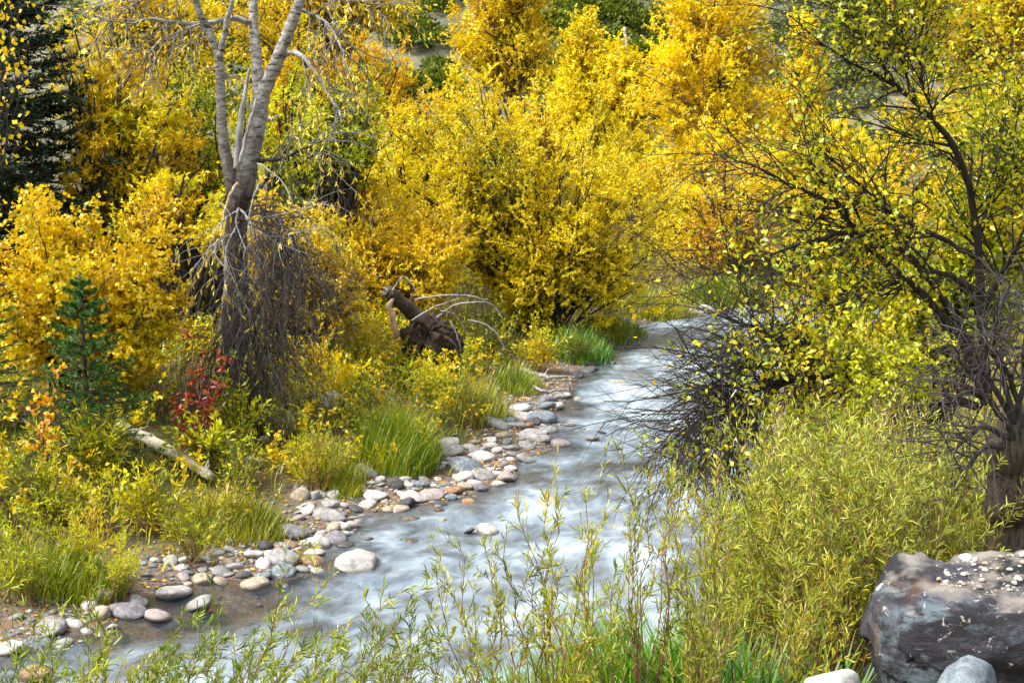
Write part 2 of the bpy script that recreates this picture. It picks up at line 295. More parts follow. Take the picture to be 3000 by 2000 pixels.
def boulder_mat():
    m, nt, out, N, L = mat('slate')
    tc = N('TexCoord'); g = N('NewGeometry')
    def noise(s, d, sc=(1, 1, 1), dist=0.0, rg=0.6):
        mp = N('Mapping'); mp.inputs['Scale'].default_value = sc; L(tc.outputs['Object'], mp.inputs[0])
        n = N('TexNoise', Scale=s, Detail=d, Roughness=rg, Distortion=dist); L(mp.outputs[0], n.inputs['Vector']); return n
    base = noise(3.0, 8.0, (1, 1, 3.0), 0.6); r = ramp(N, [(0.3, hexc('0e0d10')), (0.5, hexc('232025')), (0.66, hexc('474650'))]); L(base.outputs[0], r.inputs[0])
    lich = noise(2.2, 8.0, (1, 1, 1.4), 0.4, 0.7); lr = ramp(N, [(0.54, (0, 0, 0)), (0.62, (0.8, 0.8, 0.8))]); L(lich.outputs[0], lr.inputs[0])
    m1 = N('MixRGB'); L(lr.outputs[0], m1.inputs[0]); L(r.outputs[0], m1.inputs[1]); m1.inputs[2].default_value = (*hexc('66747a'), 1)
    ru = noise(1.6, 6.0, (1, 1, 0.6), 0.5); rr = ramp(N, [(0.54, (0, 0, 0)), (0.66, (0.8, 0.8, 0.8))]); L(ru.outputs[0], rr.inputs[0])
    m2 = N('MixRGB'); L(rr.outputs[0], m2.inputs[0]); L(m1.outputs[0], m2.inputs[1]); m2.inputs[2].default_value = (*hexc('7a4e2c'), 1)
    wh = noise(9.0, 8.0, (1, 1, 1.2), 1.2, 0.75); wr = ramp(N, [(0.60, (0, 0, 0)), (0.64, (1, 1, 1))]); L(wh.outputs[0], wr.inputs[0])
    m3 = N('MixRGB'); L(wr.outputs[0], m3.inputs[0]); L(m2.outputs[0], m3.inputs[1]); m3.inputs[2].default_value = (*hexc('cfc4b4'), 1)
    ck = noise(2.6, 5.0, (0.7, 0.7, 3.2), 1.3, 0.6); cr = ramp(N, [(0.485, (1, 1, 1)), (0.5, (0.12, 0.12, 0.12)), (0.515, (1, 1, 1))]); L(ck.outputs[0], cr.inputs[0]); mk = N('MixRGB', blend_type='MULTIPLY', Fac=0.85); L(m3.outputs[0], mk.inputs[1]); L(cr.outputs[0], mk.inputs[2]); m3 = mk
    # sand and pale dust lying on the flat top
    sx = N('SeparateXYZ'); L(g.outputs['Normal'], sx.inputs[0]); tn = noise(4.0, 6.0, (1, 1, 1), 0.3)
    ta = N('Math', operation='MULTIPLY_ADD'); L(tn.outputs[0], ta.inputs[0]); ta.inputs[1].default_value = 0.7; L(sx.outputs['Z'], ta.inputs[2])
    tr = ramp(N, [(0.0, (0, 0, 0)), (1.0, (1, 1, 1))]); tm = N('MapRange'); tm.inputs['From Min'].default_value = 1.24; tm.inputs['From Max'].default_value = 1.42; L(ta.outputs[0], tm.inputs[0])
    m4 = N('MixRGB'); L(tm.outputs[0], m4.inputs[0]); L(m3.outputs[0], m4.inputs[1]); m4.inputs[2].default_value = (*hexc('928a80'), 1)
    b = N('BsdfPrincipled', Roughness=0.7); L(m4.outputs[0], b.inputs['Base Color'])
    fn = noise(16.0, 10.0, (1, 1, 1.8), 0.2, 0.75); bp = N('Bump', Strength=0.8, Distance=0.035); L(fn.outputs[0], bp.inputs['Height']); L(bp.outputs[0], b.inputs['Normal'])
    L(b.outputs[0], out.inputs[0]); return m
boulder_mat()

# ------------------------------------------------------------------ mesh building
class MB:
    def __init__(s): s.v, s.f, s.t, s.n = [], [], [], 0
    def add(s, v, faces, tint=None):
        v = np.asarray(v, np.float32).reshape(-1, 3)
        for f in faces:
            f = np.asarray(f, np.int64)
            if len(f): s.f.append(f + s.n)
        s.v.append(v); s.t.append(np.zeros(len(v), np.float32) if tint is None else np.asarray(tint, np.float32)); s.n += len(v)
        return s
    def mesh(s, name, m, origin=(0, 0, 0), smooth=True):
        me = bpy.data.meshes.new(name)
        if s.n == 0: return me
        v = np.vstack(s.v) - np.asarray(origin, np.float32)
        me.vertices.add(len(v)); me.vertices.foreach_set('co', v.astype(np.float32).ravel())
        loops = np.concatenate([f.ravel() for f in s.f]).astype(np.int32); sizes = np.concatenate([np.full(len(f), f.shape[1], np.int32) for f in s.f])
        me.loops.add(len(loops)); me.loops.foreach_set('vertex_index', loops)
        me.polygons.add(len(sizes)); me.polygons.foreach_set('loop_start', np.concatenate([[0], np.cumsum(sizes)[:-1]]).astype(np.int32))
        me.polygons.foreach_set('use_smooth', np.full(len(sizes), smooth, bool))
        a = me.attributes.new('tint', 'FLOAT', 'POINT'); a.data.foreach_set('value', np.concatenate(s.t))
        me.update(calc_edges=True)
        if m: me.materials.append(MATS[m])
        return me
    def obj(s, name, m, parent=None, origin=None, smooth=True):
        if origin is None: origin = parent.location if parent else (0, 0, 0)
        o = bpy.data.objects.new(name, s.mesh(name, m, origin, smooth)); COL.objects.link(o)
        if parent: o.parent = parent
        else: o.location = origin
        if parent and name in ('foliage', 'twigs', 'branches', 'side_shoots', 'blades', 'needles', 'rootlets', 'hanging_twigs', 'dead_twigs', 'seed_head'): o['kind'] = 'stuff'
        return o
def tag(o, label, cat, group=None):
    o['label'] = label; o['category'] = cat
    if group: o['group'] = group
    return o
def thing(name, label, cat, base, group=None):
    o = bpy.data.objects.new(name, None); COL.objects.link(o); o.location = Vector([float(b) for b in base]); o.empty_display_size = 0.2
    return tag(o, label, cat, group)

def tubes(mb, P, R, sides=4, tint=None):
    P = np.asarray(P, float); R = np.asarray(R, float); N_, K, _ = P.shape
    if N_ == 0: return
    T = unit(np.gradient(P, axis=1)); mean = unit(P[:, -1] - P[:, 0])
    ref = np.where((np.abs(mean[:, 2]) > 0.8)[:, None], np.array([1.0, 0.13, 0]), np.array([0.1, 0, 1.0]))[:, None, :]
    U = unit(np.cross(T, np.broadcast_to(ref, T.shape))); V = np.cross(T, U)
    a = np.arange(sides) * 2 * math.pi / sides
    ring = P[:, :, None, :] + R[:, :, None, None] * (np.cos(a)[None, None, :, None] * U[:, :, None, :] + np.sin(a)[None, None, :, None] * V[:, :, None, :])
    b = (np.arange(N_) * K * sides)[:, None, None] + (np.arange(K - 1) * sides)[None, :, None]; i = np.arange(sides)[None, None, :]; j = (i + 1) % sides
    q = np.stack([b + i, b + j, b + j + sides, b + i + sides], -1).reshape(-1, 4)
    mb.add(ring.reshape(-1, 3), [q])
def path(pts, K=14, wob=0.0, rng=None):
    pts = np.asarray(pts, float); n = len(pts)
    t = np.linspace(0, n - 1, K); i = np.clip(np.floor(t).astype(int), 0, n - 2); f = (t - i)[:, None]
    g = lambda k: pts[np.clip(k, 0, n - 1)]
    p0, p1, p2, p3 = g(i - 1), g(i), g(i + 1), g(i + 2)
    c = 0.5 * (2 * p1 + (p2 - p0) * f + (2 * p0 - 5 * p1 + 4 * p2 - p3) * f ** 2 + (3 * p1 - p0 - 3 * p2 + p3) * f ** 3)
    if wob and rng is not None: c[1:-1] += rng.normal(0, wob, (K - 2, 3))
    return c
def tube_path(pts, r, K=16, sides=8, rng=None, wob=0.0, lump=0.0, mb=None):
    mb = mb or MB(); P = path(pts, K, wob, rng); R = np.interp(np.linspace(0, 1, K), np.linspace(0, 1, len(r)), r)
    if lump and rng is not None: R = R * (1 + rng.normal(0, lump, K))
    R = np.concatenate([R[:1] * 0.05, R, R[-1:] * 0.05]); P = np.vstack([P[:1], P, P[-1:]]); P[0] -= (P[2] - P[1]) * 1e-3; P[-1] += (P[-2] - P[-3]) * 1e-3
    tubes(mb, P[None], R[None], sides); return mb
def interp(P, idx, t):
    K = P.shape[1]; k = np.clip(t, 0, 1) * (K - 1); i = np.minimum(np.floor(k).astype(int), K - 2); f = (k - i)[:, None]
    a, b = P[idx, i], P[idx, i + 1]; return a * (1 - f) + b * f, unit(b - a)
def interpR(R, idx, t):
    K = R.shape[1]; k = np.clip(t, 0, 1) * (K - 1); i = np.minimum(np.floor(k).astype(int), K - 2); f = k - i
    return R[idx, i] * (1 - f) + R[idx, i + 1] * f
def grow(rng, P, R, n, t0, t1, Ln, ang, K=4, trop=(0, 0, 0.05), wob=0.15, lt=0.5, rr=0.6, rmin=0.0015, rmax=9):
    N_ = len(P); idx = np.repeat(np.arange(N_), n); t = t0 + (t1 - t0) * ((np.tile(np.arange(n), N_) + rng.random(N_ * n)) / n)
    pos, tan = interp(P, idx, t); perp = unit(np.cross(tan, rng.normal(size=tan.shape))); a = ang * (0.55 + 0.9 * rng.random(len(t)))
    d = np.cos(a)[:, None] * tan + np.sin(a)[:, None] * perp
    Ls = (np.asarray(Ln)[idx] if np.ndim(Ln) else Ln) * (1 - lt * t) * (0.55 + 0.9 * rng.random(len(t)))
    pts = [pos]; step = (Ls / (K - 1))[:, None]
    for k in range(K - 1):
        d = unit(d + np.asarray(trop) + wob * rng.normal(size=d.shape)); pts.append(pts[-1] + d * step)
    r0 = np.clip(interpR(R, idx, t) * rr, rmin, rmax)
    return np.stack(pts, 1), r0[:, None] * np.linspace(1, 0.25, K)[None, :] + rmin * 0.3
LEAF = {
    'tri': (np.array([(0, 0.35, 0), (0, -0.35, 0.0), (1, 0, 0.0)]), [(0, 1, 2)]),  # template: verts (along, across, lift), faces
    'diamond': (np.array([(0, 0, 0), (0.45, 0.5, 0.06), (1, 0, 0), (0.45, -0.5, 0.06)]), [(0, 1, 2, 3)]),
    'ovate': (np.array([(0, 0, 0), (0.3, 0.48, 0.12), (0.72, 0.36, 0.10), (1, 0, -0.04), (0.72, -0.36, 0.10), (0.3, -0.48, 0.12)]), [(0, 3, 2, 1), (0, 5, 4, 3)]),
    'lance': (np.array([(0, 0, 0), (0.3, 0.5, 0.05), (0.68, 0.42, 0.02), (1, 0, -0.12), (0.68, -0.42, 0.02), (0.3, -0.5, 0.05)]), [(0, 3, 2, 1), (0, 5, 4, 3)]),
}
def frames(rng, d, flat=0.6):
    n = unit(rng.normal(size=d.shape) + np.array([0, 0, 1.0]) * flat * 2); z = unit(n - (n * d).sum(-1, keepdims=True) * d); return d, np.cross(z, d), z
def leaves(mb, rng, pos, d, size, ratio, kind='ovate', tint=None, flat=0.6, var=0.35):
    if len(pos) == 0: return
    T, faces = LEAF[kind]; X, Y, Z = frames(rng, unit(d), flat); s = size * (1 - var / 2 + var * rng.random(len(pos)))
    V = pos[:, None, :] + s[:, None, None] * (T[None, :, 0, None] * X[:, None] + T[None, :, 1, None] * ratio * Y[:, None] + T[None, :, 2, None] * (ratio if kind == 'ovate' else 1.0) * Z[:, None])
    k = len(T); b = (np.arange(len(pos)) * k)[:, None]; f = np.concatenate([b + np.array(x)[None] for x in faces])
    if tint is None: tint = rng.random(len(pos))
    mb.add(V.reshape(-1, 3), [f], np.repeat(np.clip(tint, 0, 1), k))
def leaf_spots(rng, P, n, t0=0.1, spread=0.9, droop=0.0):
    idx = np.repeat(np.arange(len(P)), n); t = t0 + (1 - t0) * rng.random(len(idx)); pos, tan = interp(P, idx, t)
    d = unit(tan * (1 - 0.5 * spread) + spread * unit(rng.normal(size=pos.shape)) + np.array([0, 0, -droop])); return pos, d
def in_ells(p, ells, grow_=1.0, jag=0.0, seed=0):
    ok = np.zeros(len(p), bool); g = grow_ + (jag * fbm(p, 1.6, seed, 2) if jag else 0)
    for c, r in ells: ok |= (((p - c) / r) ** 2).sum(-1) < g ** 2
    return ok
def ell(px, py, Y, rx, ry, rd): return at(px, py, Y), np.array([rx * Y / F, rd, ry * Y / F])
def sample_ells(rng, ells, n, inner=0.45):
    w = np.array([r.prod() ** 0.75 for c, r in ells]); k = rng.choice(len(ells), n, p=w / w.sum()); d = unit(rng.normal(size=(n, 3))); u = inner + (1 - inner) * rng.random(n) ** 0.6
    return np.stack([ells[i][0] for i in k]) + d * u[:, None] * np.stack([ells[i][1] for i in k])
def stems_to(rng, base, T, K=9, h=0.28, v=0.6, wob=0.05):
    base = np.broadcast_to(base, T.shape); D = T - base; C = base + D * np.array([h, h, v]); t = np.linspace(0, 1, K)[None, :, None]
    P = (1 - t) ** 2 * base[:, None] + 2 * t * (1 - t) * C[:, None] + t ** 2 * T[:, None]
    ln = np.linalg.norm(D, axis=-1)[:, None, None]; w = np.cumsum(rng.normal(0, 1, P.shape), 1) / K ** 0.5; w -= w[:, :1]
    return P + w * ln * wob * np.sin(np.pi * t * 0.8)

LEAF_OBJ = {}
def leaf_objects(rng, parent, pos, d, size, ratio, kind, m, name='leaf', flat=0.6):
    """single leaves as parts that share a few meshes"""
    key = (kind, m, round(ratio, 2))
    if key not in LEAF_OBJ:
        ms = []
        for tn in (0.05, 0.25, 0.45, 0.65, 0.85, 1.0):
            T, faces = LEAF[kind]; V = T * np.array([1, ratio, ratio]); mb = MB(); mb.add(V, [np.array(faces)], np.full(len(V), tn)); ms.append(mb.mesh(name, m))
        LEAF_OBJ[key] = ms
    X, Y, Z = frames(rng, unit(d), flat); o0 = np.array(parent.location)
    for i in range(len(pos)):
        o = bpy.data.objects.new(name, LEAF_OBJ[key][rng.integers(6)]); s = float(size * (0.82 + 0.36 * rng.random()))
        q = Matrix((X[i], Y[i], Z[i])).transposed().to_quaternion()
        o.rotation_mode = 'QUATERNION'; o.rotation_quaternion = q; o.location = Vector((pos[i] - o0).tolist()); o.scale = (s, s, s); o.parent = parent; COL.objects.link(o)

def plant(name, label, cat, base, ells, seed, leafm, barkm, nst=20, n1=10, L1=0.8, n2=6, L2=0.35, nl=10, ls=0.06, lr=0.7, kind='ovate', r0=0.03, h=0.28, v=0.6, wob=0.05,
          trunk=None, trunkm=None, trunk_r=None, droop=0.15, trop=(0, 0, 0.08), jag=0.35, clip=1.12, clump=0.35, flat=0.5, t1=(0.3, 1.0), single=0, group=None, own_stems=0, inner=0.45, spread=0.9, patch=None, ang=(0.8, 0.8)):
    rng = np.random.default_rng(seed); base = np.asarray(base, float); th = thing(name, label, cat, base, group); far = base[1] > 19; mid = base[1] > 16
    if far: kind, ls, lr, nl = 'tri', ls * (0.92 if own_stems else 0.98), lr * 1.05, int(nl * (1.75 if own_stems else 1.42))
    T = sample_ells(rng, ells, nst, inner); b = np.tile(base, (nst, 1)) + rng.normal(0, 0.12, (nst, 3)) * np.array([1, 1, 0.0]); b[:, 2] = base[2] - 0.1
    if trunk is not None:
        TP = path(trunk, 14, 0.02, rng); rr_ = trunk_r or (0.2, 0.05); tube_path(trunk, rr_, 22, 8, rng, 0.015, 0.04).obj('trunk', trunkm or barkm, th)
        zf = np.clip((T[:, 2] - base[2]) / max(TP[-1, 2] - base[2], 0.1) * (0.45 + 0.35 * rng.random(nst)), 0.12, 0.95); b, _ = interp(TP[None], np.zeros(nst, int), zf)
    P0 = stems_to(rng, b, T, 10, h, v, wob); R0 = (r0 * (0.6 + 0.7 * rng.random(nst)))[:, None] * np.linspace(1, 0.22, 10)[None, :]
    P1, R1 = grow(rng, P0, R0, n1, t1[0], t1[1], L1, ang[0], 5, trop, 0.16, 0.55, 0.55, 0.003)
    P2, R2 = grow(rng, P1, R1, n2, 0.15, 1.0, L2, ang[1], 4, trop, 0.2, 0.4, 0.55, 0.0018)
    k1 = in_ells(P1[:, 2], ells, clip, jag, seed); k2 = in_ells(P2[:, 2], ells, clip, jag, seed)
    P1, R1, P2, R2 = P1[k1], R1[k1], P2[k2], R2[k2]
    if own_stems:
        for i in range(own_stems): mb = MB(); tubes(mb, P0[i:i + 1], R0[i:i + 1], 6); mb.obj('stem', barkm, th)
    mb = MB()
    if nst > own_stems: ks = [0, 2, 4, 7, 9] if far else list(range(10)); tubes(mb, P0[own_stems:, ks], R0[own_stems:, ks], 4 if far else 5)
    if mid: tubes(mb, P1[:, [0, 2, 4]], R1[:, [0, 2, 4]], 3)
    else: tubes(mb, P1, R1, 4)
    mb.obj('branches', barkm, th); tw = MB(); kk = [0, 3] if mid else [0, 1, 3]; st_ = 2 if far else 1; tubes(tw, P2[::st_, kk], R2[::st_, kk], 3); tw.obj('twigs', barkm, th)
    pos, d = leaf_spots(rng, P2, nl, 0.1, spread, droop); k = in_ells(pos, ells, clip + 0.05, jag, seed); pos, d = pos[k], d[k]
    tint = 0.5 + clump * fbm(pos, 1.1, seed + 7, 2) + (rng.random(len(pos)) - 0.5) * 0.75
    if patch is not None: tint = tint + patch(pos)
    if single:
        ch = np.argsort(pos[:, 1] + 0.0 * rng.random(len(pos)))[:single]; km = np.ones(len(pos), bool); km[ch] = False
        leaf_objects(rng, th, pos[ch], d[ch], ls, lr, kind, leafm, flat=flat); pos, d, tint = pos[km], d[km], tint[km]
    lb = MB()
    if mid and kind == 'ovate': kind, lr = 'diamond', lr * 1.15
    leaves(lb, rng, pos, d, ls, lr, kind, tint, flat, 0.6); lb.obj('foliage', leafm, th)
    return th

# ------------------------------------------------------------------ ground sheet, water
def axis(*spans):
    out = []
    for a, b, s in spans: out.append(np.arange(a, b, s))
    return np.concatenate(out + [[spans[-1][1]]])
def build_ground():
    xs = axis((-500, -60, 40), (-60, -16, 2.0), (-16, -7, 0.5), (-7, 9, 0.14), (9, 18, 0.5), (18, 60, 2.0), (60, 500, 40))
    ys = axis((-60, 0, 6), (0, 6, 0.5), (6, 21, 0.14), (21, 36, 0.28), (36, 62, 0.8), (62, 130, 1.5), (130, 700, 20))
    X, Y = np.meshgrid(xs, ys); z, dl, dr, ins = terrain(X, Y, True); ny, nx = X.shape
    mb = MB(); i = (np.arange(ny - 1)[:, None] * nx + np.arange(nx - 1)[None]).ravel(); mb.add(np.stack([X, Y, z], -1), [np.stack([i, i + 1, i + 1 + nx, i + nx], -1)])
    o = mb.obj('ground', 'ground'); o['kind'] = 'structure'
    d = np.minimum(dl, dr); s = np.where(ins, 0, np.where(dl < dr, d / 4.0, d / 1.2)); a = o.data.attributes.new('shore', 'FLOAT', 'POINT'); a.data.foreach_set('value', np.clip(s, 0, 1).ravel().astype(np.float32))
    a = o.data.attributes.new('hillside', 'FLOAT', 'POINT'); a.data.foreach_set('value', sstep(50, 66, Y).ravel().astype(np.float32))
build_ground()
def resample(p, n):
    s = np.concatenate([[0], np.cumsum(np.linalg.norm(np.diff(p, axis=0), axis=1))]); u = np.linspace(0, s[-1], n); return np.stack([np.interp(u, s, p[:, k]) for k in (0, 1)], -1)
def build_water():
    n, m = 420, 70
    # match the banks station by station
    cl = np.array([gz(*p, 0.0)[:2] for p in [(-900, 2150), (0, 2040), (500, 1930), (1000, 1800), (1400, 1650), (1650, 1480), (1820, 1320), (1930, 1180), (1990, 1080), (2030, 1010), (2110, 960), (2300, 932), (2700, 915), (3600, 905)]])
    cl = resample(path(np.c_[cl, np.zeros(len(cl))], 120)[:, :2], n); tg = unit(np.gradient(cl, axis=0)); nr = np.stack([-tg[:, 1], tg[:, 0]], -1)
    for _ in range(40): nr[1:-1] = unit(nr[:-2] + nr[1:-1] * 2 + nr[2:])
    w = np.linspace(-4.2, 4.2, m); X = cl[:, None, :] + w[None, :, None] * nr[:, None, :]
    s = np.concatenate([[0], np.cumsum(np.linalg.norm(np.diff(cl, axis=0), axis=1))]); U = np.broadcast_to(w[None], (n, m)); V = np.broadcast_to(s[:, None], (n, m))
    q = np.stack([U * 1.6, V * 1.1, np.zeros_like(U)], -1)
    z = 0.05 * fbm(q, 1.0, 11, 3) + 0.010 * fbm(np.stack([U * 5, V * 1.8, 0 * U], -1), 1.0, 17, 2)
    dl, dr, ins = shore(X[..., 0], X[..., 1])
    z *= sstep(0.0, 0.9, np.where(ins, np.minimum(dl, dr), 0))
    mb = MB(); i = (np.arange(n - 1)[:, None] * m + np.arange(m - 1)[None]).ravel(); mb.add(np.concatenate([X, z[..., None]], -1), [np.stack([i, i + m, i + m + 1, i + 1], -1)])
    o = mb.obj('water', 'water'); o['kind'] = 'structure'
    uvl = o.data.uv_layers.new(name='flow'); vi = np.zeros(len(o.data.loops), np.int32); o.data.loops.foreach_get('vertex_index', vi)
    uvs = np.stack([U.ravel(), V.ravel()], -1)[vi]; uvl.data.foreach_set('uv', uvs.ravel().astype(np.float32))
    # slack water along the gravel runs clear, the main current is broken and white
    rif = np.where(ins, 0.30 * sstep(0.0, 0.6, dl) - 0.12, -0.5)
    for px_, py_, rr_, am in ((540, 1745, 1.1, 0.75), (300, 1850, 0.9, 0.5), (1830, 1125, 1.6, 0.35), (1500, 1450, 0.7, 0.35), (1620, 1250, 0.6, 0.3)):     # slack pools where the brown bed shows
        c_ = gz(px_, py_, 0.0); rif = rif - am * np.exp(-((X[..., 0] - c_[0]) ** 2 + (X[..., 1] - c_[1]) ** 2) / rr_ ** 2); a = o.data.attributes.new('riffle', 'FLOAT', 'POINT'); a.data.foreach_set('value', rif.ravel().astype(np.float32))
build_water()
def build_ridge():
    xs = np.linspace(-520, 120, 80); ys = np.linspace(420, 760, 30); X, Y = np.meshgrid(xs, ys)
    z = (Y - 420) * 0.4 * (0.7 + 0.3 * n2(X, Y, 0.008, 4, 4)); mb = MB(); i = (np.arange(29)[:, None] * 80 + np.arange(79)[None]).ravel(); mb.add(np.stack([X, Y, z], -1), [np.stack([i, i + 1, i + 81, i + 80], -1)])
    m, nt, out, N, L = mat('far_rock_hazed'); g = N('NewGeometry'); n = N('TexNoise', Scale=0.06, Detail=8.0, Roughness=0.7); L(g.outputs['Position'], n.inputs['Vector'])
    r = ramp(N, [(0.35, hexc('6c7086')), (0.6, hexc('a4a8bc')), (0.7, hexc('b8a8a8'))]); L(n.outputs[0], r.inputs[0]); b = N('BsdfDiffuse'); L(r.outputs[0], b.inputs[0]); L(b.outputs[0], out.inputs[0])  # blue-grey ramp: the haze of distance is painted into the ridge's colour
    o = mb.obj('mountain', 'far_rock_hazed'); o['kind'] = 'structure'
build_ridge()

# ------------------------------------------------------------------ shrubs on the hillside
def hill_shrubs():
    rng = np.random.default_rng(77)
    def dome(m, n, ls, kind_seed):
        r = np.random.default_rng(kind_seed); d = unit(r.normal(size=(n, 3))); d[:, 2] = np.abs(d[:, 2]); p = d * (0.6 + 0.4 * r.random((n, 1))) * np.array([1, 1, 0.75])
        p *= (1 + 0.25 * fbm(d, 2.2, kind_seed, 2))[:, None]; mb = MB(); leaves(mb, r, p, unit(d + r.normal(0, 0.7, d.shape)), ls, 0.7, 'diamond', 0.5 + 0.3 * d[:, 2] * r.random(n) + 0.7 * (r.random(n) - 0.5), 0.3); return mb.mesh('foliage', m)
    sage = [dome('sage', 1100, 0.13, s) for s in (1, 2, 3)]; oak = [dome('hill_green', 1300, 0.14, s) for s in (4, 5, 6)]
    spans = [(1560, 2080, 0.36, 'above the lemon cottonwoods'), (2240, 2760, 0.40, 'left of the upper right cottonwood'), (560, 1330, 0.24, 'above the rusty oak')]
    for i in range(300):
        a, b, _, where = spans[rng.choice(3, p=[s[2] for s in spans])]; px = a + (b - a) * rng.random(); Y = 66 + 52 * rng.random() ** 1.2; x = (px - 1500) / F * Y
        z = float(terrain(np.array([x]), np.array([Y]))[0]); g = fbm(np.array([[x, Y, 0.0]]), 0.07, 21, 2)[0] + 0.3 * rng.normal() > 0.05
        s = (0.9 + 0.9 * rng.random()) if g else (0.55 + 0.5 * rng.random())
        o = bpy.data.objects.new('hillside_oak' if g else 'sagebrush', (oak if g else sage)[rng.integers(3)]); COL.objects.link(o)
        o.location = (x, Y, z - 0.05); o.rotation_euler = (0, 0, rng.random() * 6.28); o.scale = (s, s, s * (0.8 + 0.4 * rng.random()))
        tag(o, ('green oak scrub clump on the far hillside ' if g else 'low grey-green sagebrush on the far hillside ') + where, 'shrub', ('oak scrub on the hillside ' if g else 'sagebrush on the hillside ') + where)
hill_shrubs()
def hill_scrub():
    rng = np.random.default_rng(78)
    for m, n, r0, nm in (('sage', 300, 0.6, 'sagebrush'), ('hill_green', 240, 1.0, 'oak scrub')):
        Y = 64 + 48 * rng.random(n); px = np.where(rng.random(n) < .75, np.array([1560, 2240, 560, 180])[rng.integers(0, 4, n)] + 520 * rng.random(n), -100 + 3200 * rng.random(n)); x = (px - 1500) / F * Y; c = np.column_stack([x, Y, terrain(x, Y)]); k = 110; d = unit(rng.normal(size=(n, k, 3))); d[..., 2] = np.abs(d[..., 2])
        p = c[:, None] + d * (0.55 + 0.45 * rng.random((n, k, 1))) * (r0 * (0.6 + 0.9 * rng.random(n)))[:, None, None] * np.array([1, 1, 0.7]); mb = MB(); leaves(mb, rng, p.reshape(-1, 3), unit(d.reshape(-1, 3) + rng.normal(0, .7, (n * k, 3))), 0.26, 0.7, 'diamond', None, 0.3)
        o = mb.obj('scrub', m); o['kind'] = 'stuff'; o['label'] = f'{nm} covering the far hillside'; o['category'] = 'scrub'
hill_scrub()

# ------------------------------------------------------------------ trees behind the river
def ground_at(x, Y): return np.array([x, Y, float(terrain(np.array([x]), np.array([Y]))[0])])
def far_tree(name, label, px, Y, ells, seed, leafm, nst, nl_=9, ls_=0.14, top=None, lean=0.0, bark='bark_pale', r=0.16, n1=9, n2=6, kind='diamond', cat='tree', L1=1.5, L2=0.7, jag=0.6, clump=0.35, **kw):
    nl, ls = int(nl_ * 1.25), ls_ * 0.76
    b = ground_at((px - 1500) / F * Y, Y); tp = at(px + lean, top if top is not None else -120, Y); mid = (b + tp) / 2 + np.array([0.25, 0, 0]) * (1 if seed % 2 else -1)
    return plant(name, label, cat, b, ells, seed, leafm, 'bark_brown', nst, n1, L1, n2, L2, nl, ls, 0.75, kind, 0.05, 0.45, 0.75, 0.06, clip=1.2, trunk=[b - np.array([0, 0, 0.2]), mid, tp], trunkm=bark, trunk_r=(r, r * 0.75, r * 0.35),
                 jag=jag, clump=clump, trop=(0, 0, 0.10), droop=0.25, **kw)
far_tree('cottonwood_tree', 'yellow cottonwood with pale trunk standing behind the central birch bush', 1490, 44, [ell(1490, -60, 44, 120, 150, 1.6), ell(1410, 130, 44, 85, 100, 1.2), ell(1550, 170, 44, 75, 110, 1.2)], 31, 'leaf_gold', 60, 9, 0.13)
far_tree('cottonwood_tree', 'bright lemon yellow cottonwood, the pointed one left of the big amber tree', 1700, 56, [ell(1710, 210, 56, 75, 140, 1.5), ell(1690, 350, 56, 115, 130, 1.7)], 32, 'leaf_cotton', 55, 10, 0.16, top=60)
far_tree('cottonwood_tree', 'small lemon yellow cottonwood between the pointed one and the big amber tree', 1830, 55, [ell(1820, 220, 55, 60, 115, 1.3), ell(1770, 280, 55, 55, 110, 1.3), ell(1850, 360, 55, 90, 130, 1.5)], 33, 'leaf_cotton', 50, 10, 0.16, top=80)
far_tree('cottonwood_tree', 'tallest amber yellow cottonwood in front of the hillside', 2080, 50, [ell(2040, -20, 50, 160, 190, 2.2), ell(2090, 230, 50, 195, 200, 2.4), ell(2190, 110, 50, 90, 160, 1.6), ell(1950, 210, 49, 100, 170, 1.6), ell(2080, 440, 48, 170, 110, 2.0)], 34, 'leaf_amber', 110, 11, 0.15, r=0.22)
far_tree('cottonwood_tree', 'slim amber cottonwood just right of the tallest amber tree', 2340, 55, [ell(2350, 130, 55, 38, 80, 0.9), ell(2340, 270, 55, 65, 110, 1.3), ell(2320, 400, 54, 110, 110, 1.5)], 35, 'leaf_amber', 50, 10, 0.15, top=60)
far_tree('cottonwood_tree', 'yellow cottonwood with pale trunks in the upper right corner', 2950, 42, [ell(2860, 30, 42, 130, 150, 1.8), ell(2960, 180, 42, 150, 160, 1.8), ell(2820, 210, 43, 70, 100, 1.2), ell(3060, 20, 42, 120, 190, 1.6)], 36, 'leaf_gold', 70, 9, 0.13, lean=-60)
far_tree('cottonwood_tree', 'greenish yellow cottonwood whose crown fills the top behind the big trunk', 900, 34, [ell(1000, -40, 34, 160, 100, 1.8), ell(760, 60, 34, 150, 110, 1.6), ell(920, 90, 35, 100, 70, 1.2), ell(1160, 30, 35, 70, 60, 1.2)], 37, 'leaf_gold', 60, 7, 0.11, top=-200)
far_tree('cottonwood_tree', 'loose yellow cottonwood rising behind the tangle of bare top-left branches', 430, 36, [ell(480, -20, 36, 180, 130, 1.8), ell(560, 130, 36, 120, 110, 1.4), ell(240, 120, 36, 70, 90, 1.2), ell(640, 220, 35, 90, 90, 1.2)], 38, 'leaf_gold', 60, 7, 0.11, top=-200)
